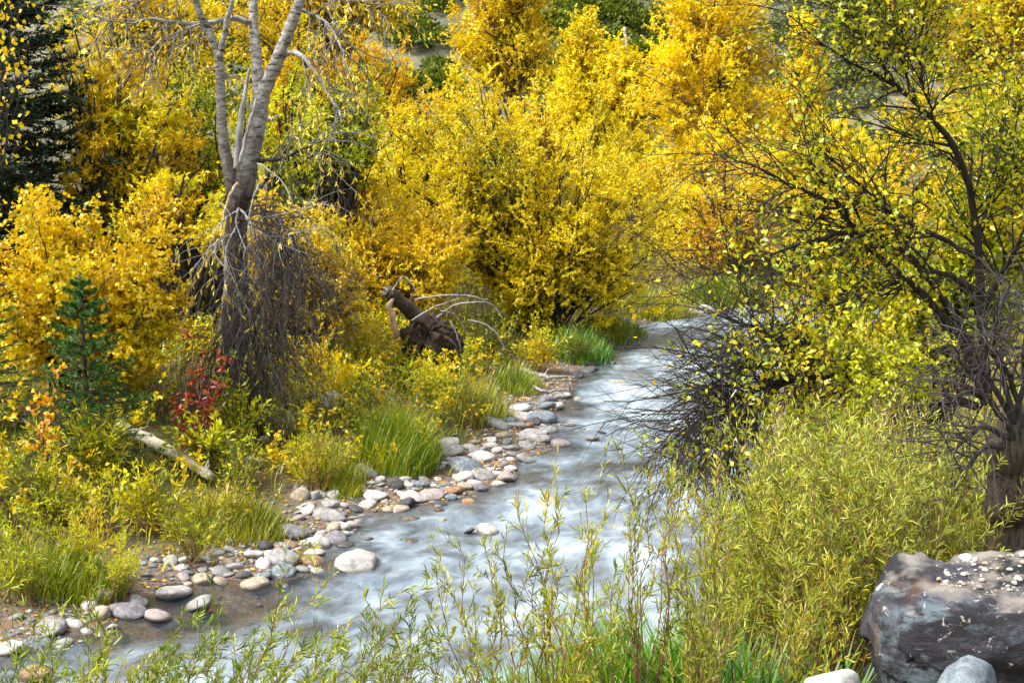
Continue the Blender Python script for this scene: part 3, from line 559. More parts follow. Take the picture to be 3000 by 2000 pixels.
# oak thickets
def oak(label, base_px, base_py, Y, ells, seed, leafm='leaf_oak', nst=34, nl=11, ls=0.074, name='oak_shrub', **kw):
    b = ground_at((base_px - 1500) / F * Y, Y); return plant(name, label, 'shrub', b, ells, seed, leafm, 'bark_dark', nst, 9, 0.75, 7, 0.32, nl, ls, 0.6, 'ovate', 0.05, 0.35, 0.62, 0.07, jag=0.65, clump=0.5, clip=1.2, **kw)
oak('golden oak thicket with dark crooked branches beside the dark spruce', 330, 600, 24, [ell(350, 250, 24, 130, 110, 1.0), ell(300, 430, 24, 110, 120, 1.0), ell(440, 360, 24, 110, 130, 1.0), ell(520, 480, 24, 110, 120, 1.0), ell(300, 150, 24.5, 80, 60, .7), ell(390, 380, 24, 230, 200, .9)], 41, nst=70)
oak('yellow oak thicket right behind the grey forked trunk', 620, 600, 25, [ell(580, 300, 25, 110, 110, 1.0), ell(700, 430, 25.5, 130, 130, 1.2), ell(600, 560, 25, 130, 110, 1)], 42, 'leaf_olive', nst=40)
oak('rusty orange oak in the upper middle left of the cottonwood', 1020, 450, 31, [ell(1010, 180, 31, 110, 70, 1.0), ell(1110, 190, 31, 90, 80, 1.0), ell(940, 230, 31, 90, 70, 1), ell(1090, 300, 31, 90, 80, 1)], 43, 'leaf_rust', nst=44)
oak('olive yellow willow shrub beneath the arched branch of the big trunk', 950, 640, 25, [ell(920, 320, 25, 110, 90, 1.0), ell(1030, 380, 25, 100, 100, 1.0), ell(900, 470, 25, 120, 110, 1), ell(1050, 270, 26, 90, 70, .9)], 44, 'leaf_olive', nst=44, name='willow_shrub')
oak('dark amber oak scrub in the gap above the red shrub', 560, 700, 22, [ell(560, 560, 22, 130, 90, 0.8), ell(440, 620, 22, 120, 80, .8), ell(700, 640, 22, 110, 110, .8)], 45, 'leaf_oak', nst=34)
oak('tawny thicket with bare grey stems at the river bend', 2130, 850, 35, [ell(2100, 560, 35, 130, 140, 1.4), ell(2220, 640, 35, 110, 140, 1.3), ell(2060, 720, 34, 90, 110, 1), ell(2200, 480, 36, 130, 90, 1.2)], 46, 'leaf_rust', nst=50, nl=5, ls=0.08, name='thicket_shrub')
oak('golden shrub behind the dark arching plum limb', 2480, 850, 29, [ell(2450, 560, 29, 150, 130, 1.2), ell(2600, 500, 29, 130, 120, 1.1), ell(2400, 720, 28, 130, 130, 1.1), ell(2750, 420, 30, 150, 150, 1.2), ell(2600, 720, 28, 150, 150, 1.1)], 47, 'leaf_gold', nst=70, nl=9, ls=0.08, name='birch_shrub')
oak('yellow shrub at the right edge behind the plum tree', 2900, 850, 26, [ell(2900, 420, 26, 150, 150, 1.2), ell(2950, 650, 25, 140, 160, 1.2), ell(2780, 640, 26, 120, 120, 1)], 48, 'leaf_gold', nst=56, nl=9, name='birch_shrub')
oak('yellow shrub on the far bank under the amber trees', 1980, 880, 38, [ell(1950, 560, 38, 110, 130, 1.4), ell(1990, 700, 37, 120, 110, 1.3), ell(1850, 480, 40, 120, 110, 1.3)], 49, 'leaf_gold', nst=44, nl=9, ls=0.1, name='birch_shrub')
oak('dim olive scrub low behind the hanging dead twigs', 860, 900, 21, [ell(840, 700, 21, 130, 120, 0.9), ell(960, 800, 21, 120, 120, .9), ell(860, 880, 20.5, 140, 90, .8)], 50, 'leaf_oak', nst=40, nl=10)

oak('lemon yellow birch behind the upper left of the great bush', 1230, 700, 30, [ell(1230, 330, 30, 120, 100, 1.1), ell(1340, 300, 31, 100, 80, 1.0), ell(1160, 440, 29, 120, 120, 1.0)], 401, 'leaf_gold', nst=46, nl=12, ls=0.08, name='birch_shrub')
oak('yellow shrub filling the gap left of the forked trunk near the top', 450, 700, 30, [ell(420, 230, 30, 140, 90, 1.0), ell(220, 330, 30, 130, 130, 1.0), ell(230, 170, 31, 110, 90, 1.0), ell(560, 400, 29, 120, 100, 1)], 402, 'leaf_gold', nst=46, nl=12, ls=0.08, name='birch_shrub')
oak('orange oak high between the trunk and the rusty oak', 830, 500, 30, [ell(830, 180, 30, 110, 90, 1.0), ell(760, 320, 29, 110, 100, 1), ell(900, 120, 32, 90, 80, 1)], 403, 'leaf_oak', nst=44, nl=12)
oak('golden brush in the dip left of the amber trees', 1560, 600, 36, [ell(1560, 380, 36, 110, 80, 1.2), ell(1450, 340, 36, 80, 80, 1.0), ell(1640, 440, 36, 110, 90, 1.2)], 404, 'leaf_gold', nst=44, nl=12, ls=0.09, name='birch_shrub')

oak('golden thicket closing the gap behind the plum below the hillside', 2500, 800, 40, [ell(2380, 440, 40, 150, 120, 1.4), ell(2560, 380, 40, 160, 120, 1.4), ell(2720, 330, 41, 120, 110, 1.2), ell(2250, 520, 40, 120, 110, 1.2)], 405, 'leaf_cotton', nst=60, nl=12, ls=0.1, name='birch_shrub')
oak('yellow birch at the foot of the lemon cottonwoods', 1790, 700, 44, [ell(1760, 430, 44, 150, 100, 1.4), ell(1900, 470, 44, 120, 100, 1.4)], 406, 'leaf_cotton', nst=40, nl=12, ls=0.1, name='birch_shrub')

# ------------------------------------------------------------------ the birch bushes
def green_patch(c, r):
    c = np.asarray(c)
    return lambda p: -0.55 * np.exp(-(((p - c) / r) ** 2).sum(-1))
b = gp(1610, 985); YC = b[1]
plant('birch_bush', 'great golden birch bush leaning over the stream in the middle', 'shrub', b,
      [ell(1500, 560, YC, 380, 330, 2.0), ell(1790, 640, YC, 280, 270, 1.7), ell(1380, 370, YC + .6, 230, 160, 1.4), ell(1700, 400, YC, 240, 190, 1.4), ell(1250, 560, YC, 220, 230, 1.4), ell(1950, 760, YC - .6, 200, 190, 1.1), ell(1860, 900, YC - .7, 170, 90, .9), ell(1640, 830, YC - .5, 210, 130, 1.2), ell(1530, 580, YC, 500, 360, 1.4)],
      51, 'leaf_center', 'bark_dark', 126, 12, 0.9, 6, 0.36, 15, 0.056, 0.8, 'ovate', 0.030, 0.35, 0.6, 0.05, clip=1.18, jag=0.55, own_stems=22, patch=green_patch(at(1480, 480, YC), np.array([0.9, 3, 0.9])), clump=0.3, t1=(0.28, 1.0), inner=0.35)
b = gp(1120, 1000); Y1 = b[1] + 2
plant('birch_bush', 'amber leaved birch bush with reddish bare stems behind the uprooted stump', 'shrub', ground_at((1150 - 1500) / F * Y1, Y1),
      [ell(1080, 620, Y1, 200, 170, 1.2), ell(1240, 740, Y1, 200, 150, 1.2), ell(980, 760, Y1 - .4, 170, 130, 1.0), ell(1120, 850, Y1 - .6, 200, 110, 1.0), ell(1100, 720, Y1, 260, 220, .9)], 52, 'leaf_birch', 'bark_brown', 52, 11, 0.8, 6, 0.34, 12, 0.058, 0.75, 'ovate', 0.03, 0.35, 0.6, 0.06, own_stems=10)
b = ground_at((190 - 1500) / F * 17.6, 17.6)
plant('birch_bush', 'bright yellow birch bush with round leaves behind the young spruce', 'shrub', b,
      [ell(130, 760, 17.4, 220, 210, 1.0), ell(380, 800, 17.6, 190, 200, 1.0), ell(60, 950, 17.2, 180, 180, .9), ell(300, 960, 17.4, 220, 140, .9), ell(110, 640, 17.8, 160, 110, .8), ell(480, 900, 17.6, 120, 150, .8), ell(250, 830, 17.5, 320, 230, .8)],
      53, 'leaf_birch', 'bark_dark', 80, 10, 0.62, 6, 0.3, 9, 0.056, 0.85, 'ovate', 0.022, 0.35, 0.62, 0.05, own_stems=14, clip=1.25, jag=0.6, single=280, flat=0.2, droop=0.35, inner=0.3)
# thin dark-stemmed tree whose few-leaved boughs cross the spruce
b = ground_at((-260 - 1500) / F * 16.5, 16.5)
plant('birch_sapling', 'thin nearly leafless birch boughs crossing the dark spruce at top left', 'tree', b, [ell(60, 160, 16.5, 160, 190, .8), ell(100, 20, 16.5, 140, 100, .8), ell(20, 330, 16.5, 120, 110, .6)], 54, 'leaf_birch', 'bark_dark', 12, 7, 0.9, 5, 0.5, 1, 0.07, 0.85, 'ovate', 0.022, 0.6, 0.75, 0.05, flat=0.2, clip=1.4)

# ------------------------------------------------------------------ spruces
def spruce(name, label, base, height, radius, levels, nb, nt, nn, seed, m, nl=0.04, nw=0.16, sweep=0.12):
    rng = np.random.default_rng(seed); th = thing(name, label, 'tree', base); top = base + np.array([0.0, 0, height])
    tube_path([base - [0, 0, .1], (base + top) / 2, top], (radius * 0.045 + .012, radius * 0.03 + .008, 0.006), 20, 8, rng, 0.004).obj('trunk', 'bark_rough', th)
    P, R, lens = [], [], []
    for k in range(levels):
        f = (k + 0.5 * rng.random()) / levels; z = base[2] + height * (0.06 + 0.92 * f ** 0.92); L = radius * (1 - f) ** 0.85 * (0.85 + 0.3 * rng.random()) + 0.06
        n = max(4, int(nb * (1 - 0.45 * f))); a0 = rng.random() * 6.28
        for j in range(n):
            a = a0 + j * 6.283 / n + rng.normal(0, 0.15); l = L * (0.75 + 0.45 * rng.random()); t = np.linspace(0, 1, 7); rise = (0.55 * f - sweep * 1.2)
            P.append(np.stack([base[0] + np.cos(a) * l * t, base[1] + np.sin(a) * l * t, z + l * (rise * t - sweep * t + sweep * 1.6 * t ** 2.4)], -1)); R.append(np.linspace(0.012 + 0.008 * l, 0.003, 7)); lens.append(l)
    P = np.array(P); R = np.array(R); lens = np.array(lens)
    P1, R1 = grow(rng, P, R, nt, 0.12, 1.0, lens * 0.42, 0.85, 4, (0, 0, -0.02), 0.06, 0.75, 0.6, 0.002)
    flatz = interp(P, np.repeat(np.arange(len(P)), nt), np.zeros(len(P1)))[0]
    P1[:, 1:, 2] = P1[:, :1, 2] + (P1[:, 1:, 2] - P1[:, :1, 2]) * 0.35
    mb = MB(); tubes(mb, P, R, 4); tubes(mb, P1[:, [0, 3]], R1[:, [0, 3]], 3); mb.obj('branches', 'bark_brown', th)
    lb = MB()
    for Q, n in ((P1, nn), (P, nn * 2)):
        idx = np.repeat(np.arange(len(Q)), n); t = 0.05 + 0.97 * rng.random(len(idx)); pos, tan = interp(Q, idx, t); d = unit(tan * 0.75 + 0.7 * unit(rng.normal(size=pos.shape)) + np.array([0, 0, 0.18]))
        leaves(lb, rng, pos, d, nl, nw, 'tri' if base[1] > 19 else 'diamond', 0.35 + 0.35 * t + 0.5 * (rng.random(len(t)) - 0.5), 0.2)
    idx = np.zeros(60, int); tp = np.linspace(base + [0, 0, height * .93], top, 2)[None]; pos, tan = interp(tp, idx, rng.random(60)); leaves(lb, rng, pos, unit(tan + 0.9 * unit(rng.normal(size=pos.shape))), nl, nw, 'diamond')
    lb.obj('needles', m, th); return th
Yb = 23.5; spruce('spruce_tree', 'tall dark blue-green spruce at the left edge', ground_at((-25 - 1500) / F * Yb, Yb), 8.4, 2.35, 36, 12, 13, 23, 61, 'needle', 0.115, 0.42, 0.22)
bs = ground_at((228 - 1500) / F * 15.6, 15.6); ts = at(237, 800, 15.6); spruce('young_spruce', 'small green spruce sapling in front of the yellow birch bush', bs, ts[2] - bs[2], 0.66, 14, 8, 11, 30, 62, 'needle_young', 0.044, 0.17, 0.06)
spruce('young_spruce', 'spruce sapling cut by the left edge behind the birch leaves', ground_at((-60 - 1500) / F * 16.0, 16.0), 2.0, 0.62, 13, 7, 8, 22, 63, 'needle_young', 0.036, 0.18, 0.10)

# ------------------------------------------------------------------ the old forked cottonwood
def old_cottonwood():
    rng = np.random.default_rng(70); bp_ = gp(690, 1185); Y = bp_[1]; th = thing('old_cottonwood', 'old grey forked cottonwood with dead twigs hanging round its trunk', 'tree', bp_)
    k = Y / F
    def seg(name, pts, w, m, sides=10, K=18, lump=0.03, dy=(0.0,), on=None):
        q = [at(x, y, Y + np.interp(i / max(1, len(pts) - 1), np.linspace(0, 1, len(dy)), dy)) for i, (x, y) in enumerate(pts)]
        return tube_path(q, [v * k / 2 * 0.88 for v in w], K, sides, rng, 0.006, lump).obj(name, m, on or th, origin=th.location), q
    tr_, _ = seg('trunk', [(690, 1215), (690, 1130), (688, 1000), (690, 850), (690, 720), (695, 620), (705, 560)], (150, 116, 92, 82, 76, 72, 84), 'bark_trunk', 14, 26, 0.03)
    seg('trunk_fork', [(705, 575), (722, 490), (742, 410), (757, 330), (768, 270)], (80, 72, 64, 58, 54), 'bark_trunk', 12, 16, dy=(0, 0.1))
    seg('limb', [(692, 585), (674, 510), (656, 430), (648, 330), (645, 240), (640, 165), (612, 95), (580, 30), (560, -40)], (62, 44, 36, 33, 31, 30, 26, 23, 21), 'bark_trunk', dy=(0, -0.3))
    seg('limb', [(643, 170), (655, 110), (668, 50), (690, -40)], (22, 19, 17, 15), 'bark_grey', dy=(-0.25, -0.5))
    lc_, _ = seg('limb', [(764, 300), (756, 240), (750, 160), (744, 80), (738, -40)], (50, 42, 36, 32, 29), 'bark_trunk', dy=(0.1, 0.3))
    lr_, _ = seg('limb', [(766, 290), (795, 220), (822, 150), (850, 80), (875, 10), (890, -50)], (52, 46, 42, 39, 36, 34), 'bark_trunk', dy=(0.1, -0.2))
    _, qa = seg('bough', [(832, 160), (860, 152), (895, 175), (925, 215), (955, 265), (985, 310), (1000, 345)], (20, 19, 17, 15, 13, 11, 8), 'bark_grey', 8, dy=(0, -0.5), on=lr_)
    _, qb = seg('bough', [(728, 68), (690, 55), (640, 62), (590, 70), (540, 68), (490, 64), (440, 55), (380, 75)], (19, 18, 16, 14, 13, 11, 9, 5), 'bark_grey', 8, dy=(0.2, -0.6), on=lc_)
    _, qc = seg('bough', [(880, 30), (930, 50), (975, 90), (1010, 160)], (13, 11, 8, 5), 'bark_grey', 6, dy=(0, -0.5), on=lr_)
    _, qd = seg('bough', [(590, 70), (520, 95), (460, 130), (420, 170)], (9, 8, 6, 4), 'bark_grey', 6, dy=(-0.2, -0.6), on=lc_)
    _, qe = seg('bough', [(757, 470), (820, 465), (880, 440), (940, 415)], (16, 12, 9, 5), 'bark_dark', 6, dy=(0, -0.6))
    seg('snag', [(692, 495), (698, 420), (704, 350), (718, 280), (730, 200)], (22, 22, 18, 15, 6), 'bark_dead', 8, dy=(-0.35, -0.4))
    seg('snag', [(702, 480), (720, 400), (740, 330), (750, 290)], (14, 12, 10, 6), 'bark_dead', 7, dy=(-0.4, -0.4))
    seg('torn_branch', [(696, 535), (680, 560), (664, 600), (655, 640), (644, 680)], (9, 11, 10, 9, 6), 'wood_bare', 7, dy=(-0.35, -0.5), on=tr_)
    for pts in ([(700, 610), (690, 650), (705, 690), (720, 740)], [(705, 615), (735, 650), (745, 680)], [(640, 700), (630, 745), (665, 790), (700, 860), (740, 925)], [(790, 345), (800, 350), (818, 335)], [(640, 195), (615, 200), (598, 203)],
                [(760, 540), (745, 570), (730, 640), (735, 700)], [(755, 480), (790, 500), (830, 540), (860, 600)]):
        seg('dead_branch', pts, (9, 7, 5, 3), 'bark_dead', 6, 12, dy=(-0.4, -0.7), on=tr_)
    # leafy drooping shoots off the boughs
    tw, lf = MB(), MB()
    for q in (qa, qb, qc, qd, qe, [at(x, y, Y - 0.4) for x, y in ((738, -40), (620, -60), (500, -30), (380, 20), (300, 60))], [at(x, y, Y - 0.3) for x, y in ((890, -50), (960, -40), (1050, -10), (1120, 40))]):
        P = path(q, 12)[None]; R = np.full((1, 12), 0.02); P1, R1 = grow(rng, P, R, 16, 0.12, 1.0, 0.85, 0.9, 6, (0, 0, -0.10), 0.16, 0.2, 0.5, 0.003); P2, R2 = grow(rng, P1, R1, 5, 0.2, 1, 0.38, 0.7, 4, (0, 0, -0.12), 0.2, 0.3, 0.6, 0.0018)
        tubes(tw, P1, R1, 4); tubes(tw, P2, R2, 3); p, d = leaf_spots(rng, P2, 3, 0.2, 0.7, 0.5); kk = rng.random(len(p)) < 0.8; leaves(lf, rng, p[kk], d[kk], 0.085, 0.24, 'lance', None, 0.2)
    tw.obj('twigs', 'twig_grey', th)
    # the mat of dead twigs hanging down the trunk's right flank
    root = [at(x, y, Y - dy) for x, y, dy in ((700, 560, .3), (760, 600, .4), (810, 620, .5), (845, 680, .5), (860, 740, .4))]; PP = np.array([path([at(705, 640, Y - .2), q_, q_ + np.array([.12, -.1, -.35])], 8) for q_ in root[1:]] + [path([at(700, 720, Y - .3), at(775, 760, Y - .5), at(830, 800, Y - .5)], 8), path([at(695, 800, Y - .25), at(740, 830, Y - .45), at(790, 900, Y - .5)], 8), path([at(700, 880, Y - .25), at(750, 900, Y - .4), at(800, 980, Y - .45)], 8)])
    PP = np.concatenate([PP, np.array([path([at(690, y_, Y - .15), at(690 + dx_, y_ + 40, Y - .45), at(690 + 1.4 * dx_, y_ + 150, Y - .5)], 8) for y_, dx_ in ((960, 60), (930, -45), (1010, 30), (1020, -30), (860, 45))])]); RR = np.tile(np.linspace(0.02, 0.007, 8), (len(PP), 1)); mb = MB(); tubes(mb, PP, RR, 6)
    P1, R1 = grow(rng, PP, RR, 34, 0.2, 1, 1.35, 1.0, 9, (0, 0, -0.26), 0.30, 0.15, 0.4, 0.0035, 0.007); P2, R2 = grow(rng, P1, R1, 7, 0.1, 1, 0.6, 0.8, 6, (0, 0, -0.2), 0.2, 0.3, 0.6, 0.0022)
    tubes(mb, P1[:, ::2], R1[:, ::2], 3); tubes(mb, P2[:, [0, 2, 5]], R2[:, [0, 2, 5]], 3); mb.obj('hanging_twigs', 'twig_dark', th)
    # pale curved dead twigs in front of the trunk
    mb = MB(); PP = np.array([path([at(x0, y0, Y - .45), at(x1, y1, Y - .7), at(x2, y2, Y - .8)], 8) for x0, y0, x1, y1, x2, y2 in ((690, 620, 640, 660, 600, 760), (700, 650, 660, 740, 690, 830), (720, 640, 790, 700, 880, 740), (690, 680, 620, 720, 560, 800), (740, 690, 840, 690, 940, 660), (760, 640, 860, 620, 960, 590), (730, 720, 780, 800, 770, 930), (650, 700, 660, 800, 645, 960))])
    RR = np.tile(np.linspace(0.011, 0.004, 8), (len(PP), 1)); tubes(mb, PP, RR, 5); P1, R1 = grow(rng, PP, RR, 9, 0.15, 1, 0.8, 0.9, 7, (0, 0, -0.14), 0.22, 0.3, 0.55, 0.0028); tubes(mb, P1, R1, 3); mb.obj('dead_twigs', 'bark_dead', th)
    p, d = leaf_spots(rng, P1, 4, 0.3, 0.7, 0.6); kk = rng.random(len(p)) < 0.75; leaves(lf, rng, p[kk], d[kk], 0.09, 0.24, 'lance', None, 0.2); lf.obj('foliage', 'leaf_birch', th)
old_cottonwood()

# ------------------------------------------------------------------ the plum tree on the right bank
def plum():
    rng = np.random.default_rng(80); Y = 13.2; bp_ = ground_at((2890 - 1500) / F * Y, Y); th = thing('plum_tree', 'dark tangled plum tree reaching over the right bank with yellow-green leaves', 'tree', bp_); k = Y / F
    LM = [([(2890, 1180), (2880, 1000), (2868, 800), (2862, 660), (2835, 540), (2790, 420), (2720, 340), (2640, 265), (2560, 215), (2470, 170), (2390, 110), (2290, 30)], (62, 54, 44, 36, 32, 28, 24, 19, 15, 11, 8, 4), (0, -1.2)),
          ([(2885, 1150), (2800, 980), (2680, 840), (2560, 740), (2490, 660), (2465, 600), (2400, 580), (2330, 545), (2240, 500), (2120, 450)], (50, 42, 36, 28, 22, 19, 16, 13, 9, 4), (0, -1.6)),
          ([(2880, 1120), (2780, 900), (2680, 760), (2580, 700), (2480, 680), (2390, 700), (2280, 740), (2160, 780), (2020, 820)], (46, 40, 32, 28, 24, 18, 13, 8, 4), (0, -1.9)),
          ([(2880, 1160), (2700, 1080), (2560, 1060), (2420, 1062), (2320, 1020), (2210, 960), (2090, 920)], (44, 36, 30, 24, 18, 11, 5), (0, -2.0)),
          ([(2860, 1190), (2600, 1110), (2420, 1065), (2280, 1070), (2160, 1085), (2080, 1130), (2055, 1230)], (44, 34, 26, 22, 16, 10, 5), (0, -2.2)),
          ([(2500, 1090), (2350, 1100), (2240, 1130), (2150, 1180), (2060, 1220), (2005, 1270)], (28, 24, 20, 15, 10, 5), (-1.4, -2.4)),
          ([(2500, 1100), (2300, 1120), (2200, 1190), (2150, 1270), (2130, 1350)], (24, 20, 16, 11, 5), (-1.4, -2.4)),
          ([(2868, 760), (2760, 700), (2640, 640), (2540, 560), (2440, 470), (2330, 400)], (26, 22, 17, 13, 9, 4), (-0.4, -1.6)),
          ([(2866, 720), (2900, 560), (2930, 400), (2950, 230)], (28, 20, 13, 6), (0, 0.6)),
          ([(2880, 900), (2960, 760), (3040, 600), (3100, 450)], (30, 22, 14, 6), (0, -0.6)),
          ([(2870, 860), (2760, 800), (2650, 820), (2540, 860), (2430, 900), (2330, 930)], (30, 24, 19, 14, 9, 4), (-0.2, -1.8)),
          ([(2700, 335), (2640, 180), (2600, 60), (2590, -40)], (14, 10, 7, 4), (-1.0, -1.2)), ([(2640, 265), (2550, 130), (2500, 20)], (11, 8, 4), (-1.0, -1.5)), ([(2740, 360), (2700, 230), (2690, 120)], (12, 8, 4), (-0.9, -1.0))]
    PP, RR = [], []
    for pts, w, dy in LM:
        q = [at(x, y, Y + np.interp(i / (len(pts) - 1), (0, 1), dy)) for i, (x, y) in enumerate(pts)]; wr = [v * k / 2 * 0.62 for v in w]
        tube_path(q, wr, 26, 8, rng, 0.008, 0.05).obj('limb', 'bark_dark', th); P = path(q, 14); PP.append(P); RR.append(np.interp(np.linspace(0, 1, 14), np.linspace(0, 1, len(wr)), wr))
    PP = np.array(PP); RR = np.array(RR); mb = MB()
    P1, R1 = grow(rng, PP, RR, 32, 0.2, 1.0, 1.15, 0.75, 8, (-0.035, 0, -0.015), 0.12, 0.35, 0.5, 0.004, 0.012); P2, R2 = grow(rng, P1, R1, 9, 0.15, 1.0, 0.5, 0.7, 5, (-0.02, 0, -0.03), 0.16, 0.4, 0.6, 0.0024)
    tubes(mb, P1, R1, 5); tw = MB(); tubes(tw, P2[:, [0, 2, 4]], R2[:, [0, 2, 4]], 3); mb.obj('branches', 'bark_dark', th)
    # the low limbs carry nothing but a broom of bare twigs
    lo = PP[[3, 4, 5, 6]]; lr_ = RR[[3, 4, 5, 6]]; Pb, Rb = grow(rng, lo, lr_, 34, 0.35, 1, 0.85, 0.8, 8, (-0.05, -0.02, -0.10), 0.12, 0.3, 0.45, 0.003, 0.007); Pc, Rc = grow(rng, Pb, Rb, 6, 0.1, 1, 0.4, 0.6, 5, (-0.03, 0, -0.10), 0.16, 0.3, 0.6, 0.002); tubes(tw, Pb, Rb, 3); tubes(tw, Pc[:, [0, 2, 4]], Rc[:, [0, 2, 4]], 3)
    tw.obj('twigs', 'bark_dark', th)
    pos, d = leaf_spots(rng, P2, 12, 0.1, 0.85, 0.35)
    # thick towards the trunk, thin at the reaching tips
    u = (pos[:, 0] / np.maximum(pos[:, 1], 1) * F + 1500); keep = rng.random(len(pos)) < np.interp(u, (2000, 2150, 2350, 2650, 2900), (0.02, 0.10, 0.40, 0.62, 0.72)) * (0.6 + 0.6 * (fbm(pos, 1.3, 5, 2) > -0.25)) * np.interp(pos[:, 2], (1.5, 3.2, 4.6, 5.6), (1.0, 1.0, 0.75, 0.45))
    pos, d = pos[keep], d[keep]; tint = 0.5 + 0.3 * fbm(pos, 1.2, 9, 2) + 0.7 * (rng.random(len(pos)) - 0.5); ch = np.argsort(pos[:, 1])[:300]; km = np.ones(len(pos), bool); km[ch] = False
    leaf_objects(rng, th, pos[ch], d[ch], 0.058, 0.55, 'ovate', 'leaf_plum', flat=0.3); lf = MB(); leaves(lf, rng, pos[km], d[km], 0.056, 0.62, 'diamond', tint[km], 0.3); lf.obj('foliage', 'leaf_plum', th)
plum()
b = ground_at((2760 - 1500) / F * 14.6, 14.6)
plant('plum_bush', 'shaded green-leaved plum thicket behind the dark trunk on the right bank', 'shrub', b, [ell(2750, 850, 14.6, 260, 190, .7), ell(2950, 700, 14.6, 190, 220, .7), ell(2950, 450, 14.8, 150, 180, .6), ell(2560, 900, 14.4, 200, 130, .6)], 82, 'leaf_plum', 'bark_dark', 44, 10, 0.6, 6, 0.3, 7, 0.075, 0.6, 'ovate', 0.02, own_stems=0, flat=0.3)
b = ground_at((2620 - 1500) / F * 11.2, 11.2)
plant('dogwood_shrub', 'low yellow-green leafy shrub under the plum limbs above the willows', 'shrub', b, [ell(2520, 1080, 11.0, 150, 110, .5), ell(2700, 1060, 11.2, 150, 110, .5), ell(2380, 1230, 10.8, 130, 70, .4), ell(2500, 960, 11.2, 110, 100, .4)], 83, 'leaf_olive', 'twig_red', 34, 8, 0.4, 5, 0.2, 8, 0.046, 0.45, 'ovate', 0.010, flat=0.3)

# ------------------------------------------------------------------ dead tree at the right edge
def dead_tree():
    rng = np.random.default_rng(90); Y = 8.9; k = Y / F; q = [at(x, y, Y) for x, y in ((2965, 1640), (2960, 1540), (2955, 1420), (2950, 1300), (2975, 1190))]
    th = thing('dead_tree', 'dead tree trunk with grey tangled twigs at the right edge', 'tree', q[0]); tube_path(q, [v * k / 2 for v in (200, 150, 130, 130, 70)], 18, 14, rng, 0.01, 0.06).obj('trunk', 'bark_rough', th)
    PP, RR = [], []
    for pts in ([(2960, 1260), (2900, 1180), (2840, 1150), (2760, 1180)], [(2970, 1240), (2930, 1080), (2910, 960), (2960, 830)], [(2960, 1280), (2880, 1240), (2820, 1290), (2780, 1380)], [(2980, 1220), (2960, 1100), (2900, 1020), (2850, 960)], [(2970, 1230), (3000, 1050), (3010, 900), (2980, 760)], [(2960, 1300), (2860, 1330), (2800, 1420), (2740, 1470)], [(2980, 1250), (2900, 1120), (2830, 1080), (2790, 1010)]):
        q = [at(x, y, Y - 0.1 - 0.35 * i / 3) for i, (x, y) in enumerate(pts)]; P = path(q, 10, 0.012, rng); PP.append(P); RR.append(np.linspace(0.022, 0.006, 10)); mb = MB(); tubes(mb, P[None], RR[-1][None], 7); mb.obj('limb', 'twig_dark', th)
    PP, RR = np.array(PP), np.array(RR); mb = MB(); P1, R1 = grow(rng, PP, RR, 15, 0.15, 1, 0.55, 0.9, 7, (-0.03, 0, -0.05), 0.2, 0.3, 0.45, 0.0028, 0.006); P2, R2 = grow(rng, P1, R1, 6, 0.1, 1, 0.26, 0.8, 5, (0, 0, -0.03), 0.22, 0.3, 0.6, 0.0016); tubes(mb, P1, R1, 4); tubes(mb, P2, R2, 3); mb.obj('twigs', 'twig_dark', th)
dead_tree()

# ------------------------------------------------------------------ stones
def stone_mesh(seed, sub, angular=0.0):
    rng = np.random.default_rng(seed); bm = bmesh.new(); bmesh.ops.create_icosphere(bm, subdivisions=sub, radius=1.0); v = np.array([x.co[:] for x in bm.verts])
    v = v * (1 + 0.22 * fbm(v, 0.9, seed, 2) + 0.05 * fbm(v, 2.6, seed + 3, 2))[:, None]
    for _ in range(int(7 + 4 * angular)):
        n = unit(rng.normal(size=3)); h = 0.62 + 0.25 * rng.random() if angular > 0.5 else 0.68 + 0.26 * rng.random(); dd = v @ n; k = dd > h; v[k] -= (dd[k] - h)[:, None] * n * (0.92 if angular > 0.5 else 0.8)
    v = v * (1 + 0.02 * fbm(v, 6, seed + 9, 2))[:, None]
    f = np.array([[q.index for q in p.verts] for p in bm.faces]); bm.free(); return v, f
STONES = {}
def stone_data(seed, sub, angular, m):
    k = (seed, sub, angular, m)
    if k not in STONES:
        v, f = stone_mesh(seed, sub, angular); mb = MB(); mb.add(v, [f]); STONES[k] = mb.mesh('stone', 'stone_' + m)
    return STONES[k]
SRNG = np.random.default_rng(5)
def stone(px, py, w, h, m, label=None, ang=0.0, group=None, name='river_stone', sub=3, z=None):
    p = gp(px, py + h * 0.25); zt = max(p[2], -0.015) if z is None else z; k = np.linalg.norm(p - np.array([0, 0, CAM_H])) / F
    rx = w * k / 2 * 1.2; rz = max(0.45 * rx, (h * k / 2) * 1.35 - 0.15 * rx); ry = rx * (0.75 + 0.3 * SRNG.random())
    o = bpy.data.objects.new(name, stone_data(int(SRNG.integers(10)) + (20 if ang > 0.5 else 0), sub, 1.0 if ang > 0.5 else 0.0, m)); COL.objects.link(o)
    o.location = (p[0], p[1], zt + rz * 0.22); o.scale = (rx, ry, rz); o.rotation_euler = (SRNG.normal(0, .22), SRNG.normal(0, .22), SRNG.normal(0, .6) + (math.pi if SRNG.random() < .5 else 0))
    tag(o, label or f'small {m} river stone lying in the shingle', 'stone', group); HERO.append((p[0], p[1], rx)); return o
HERO = []
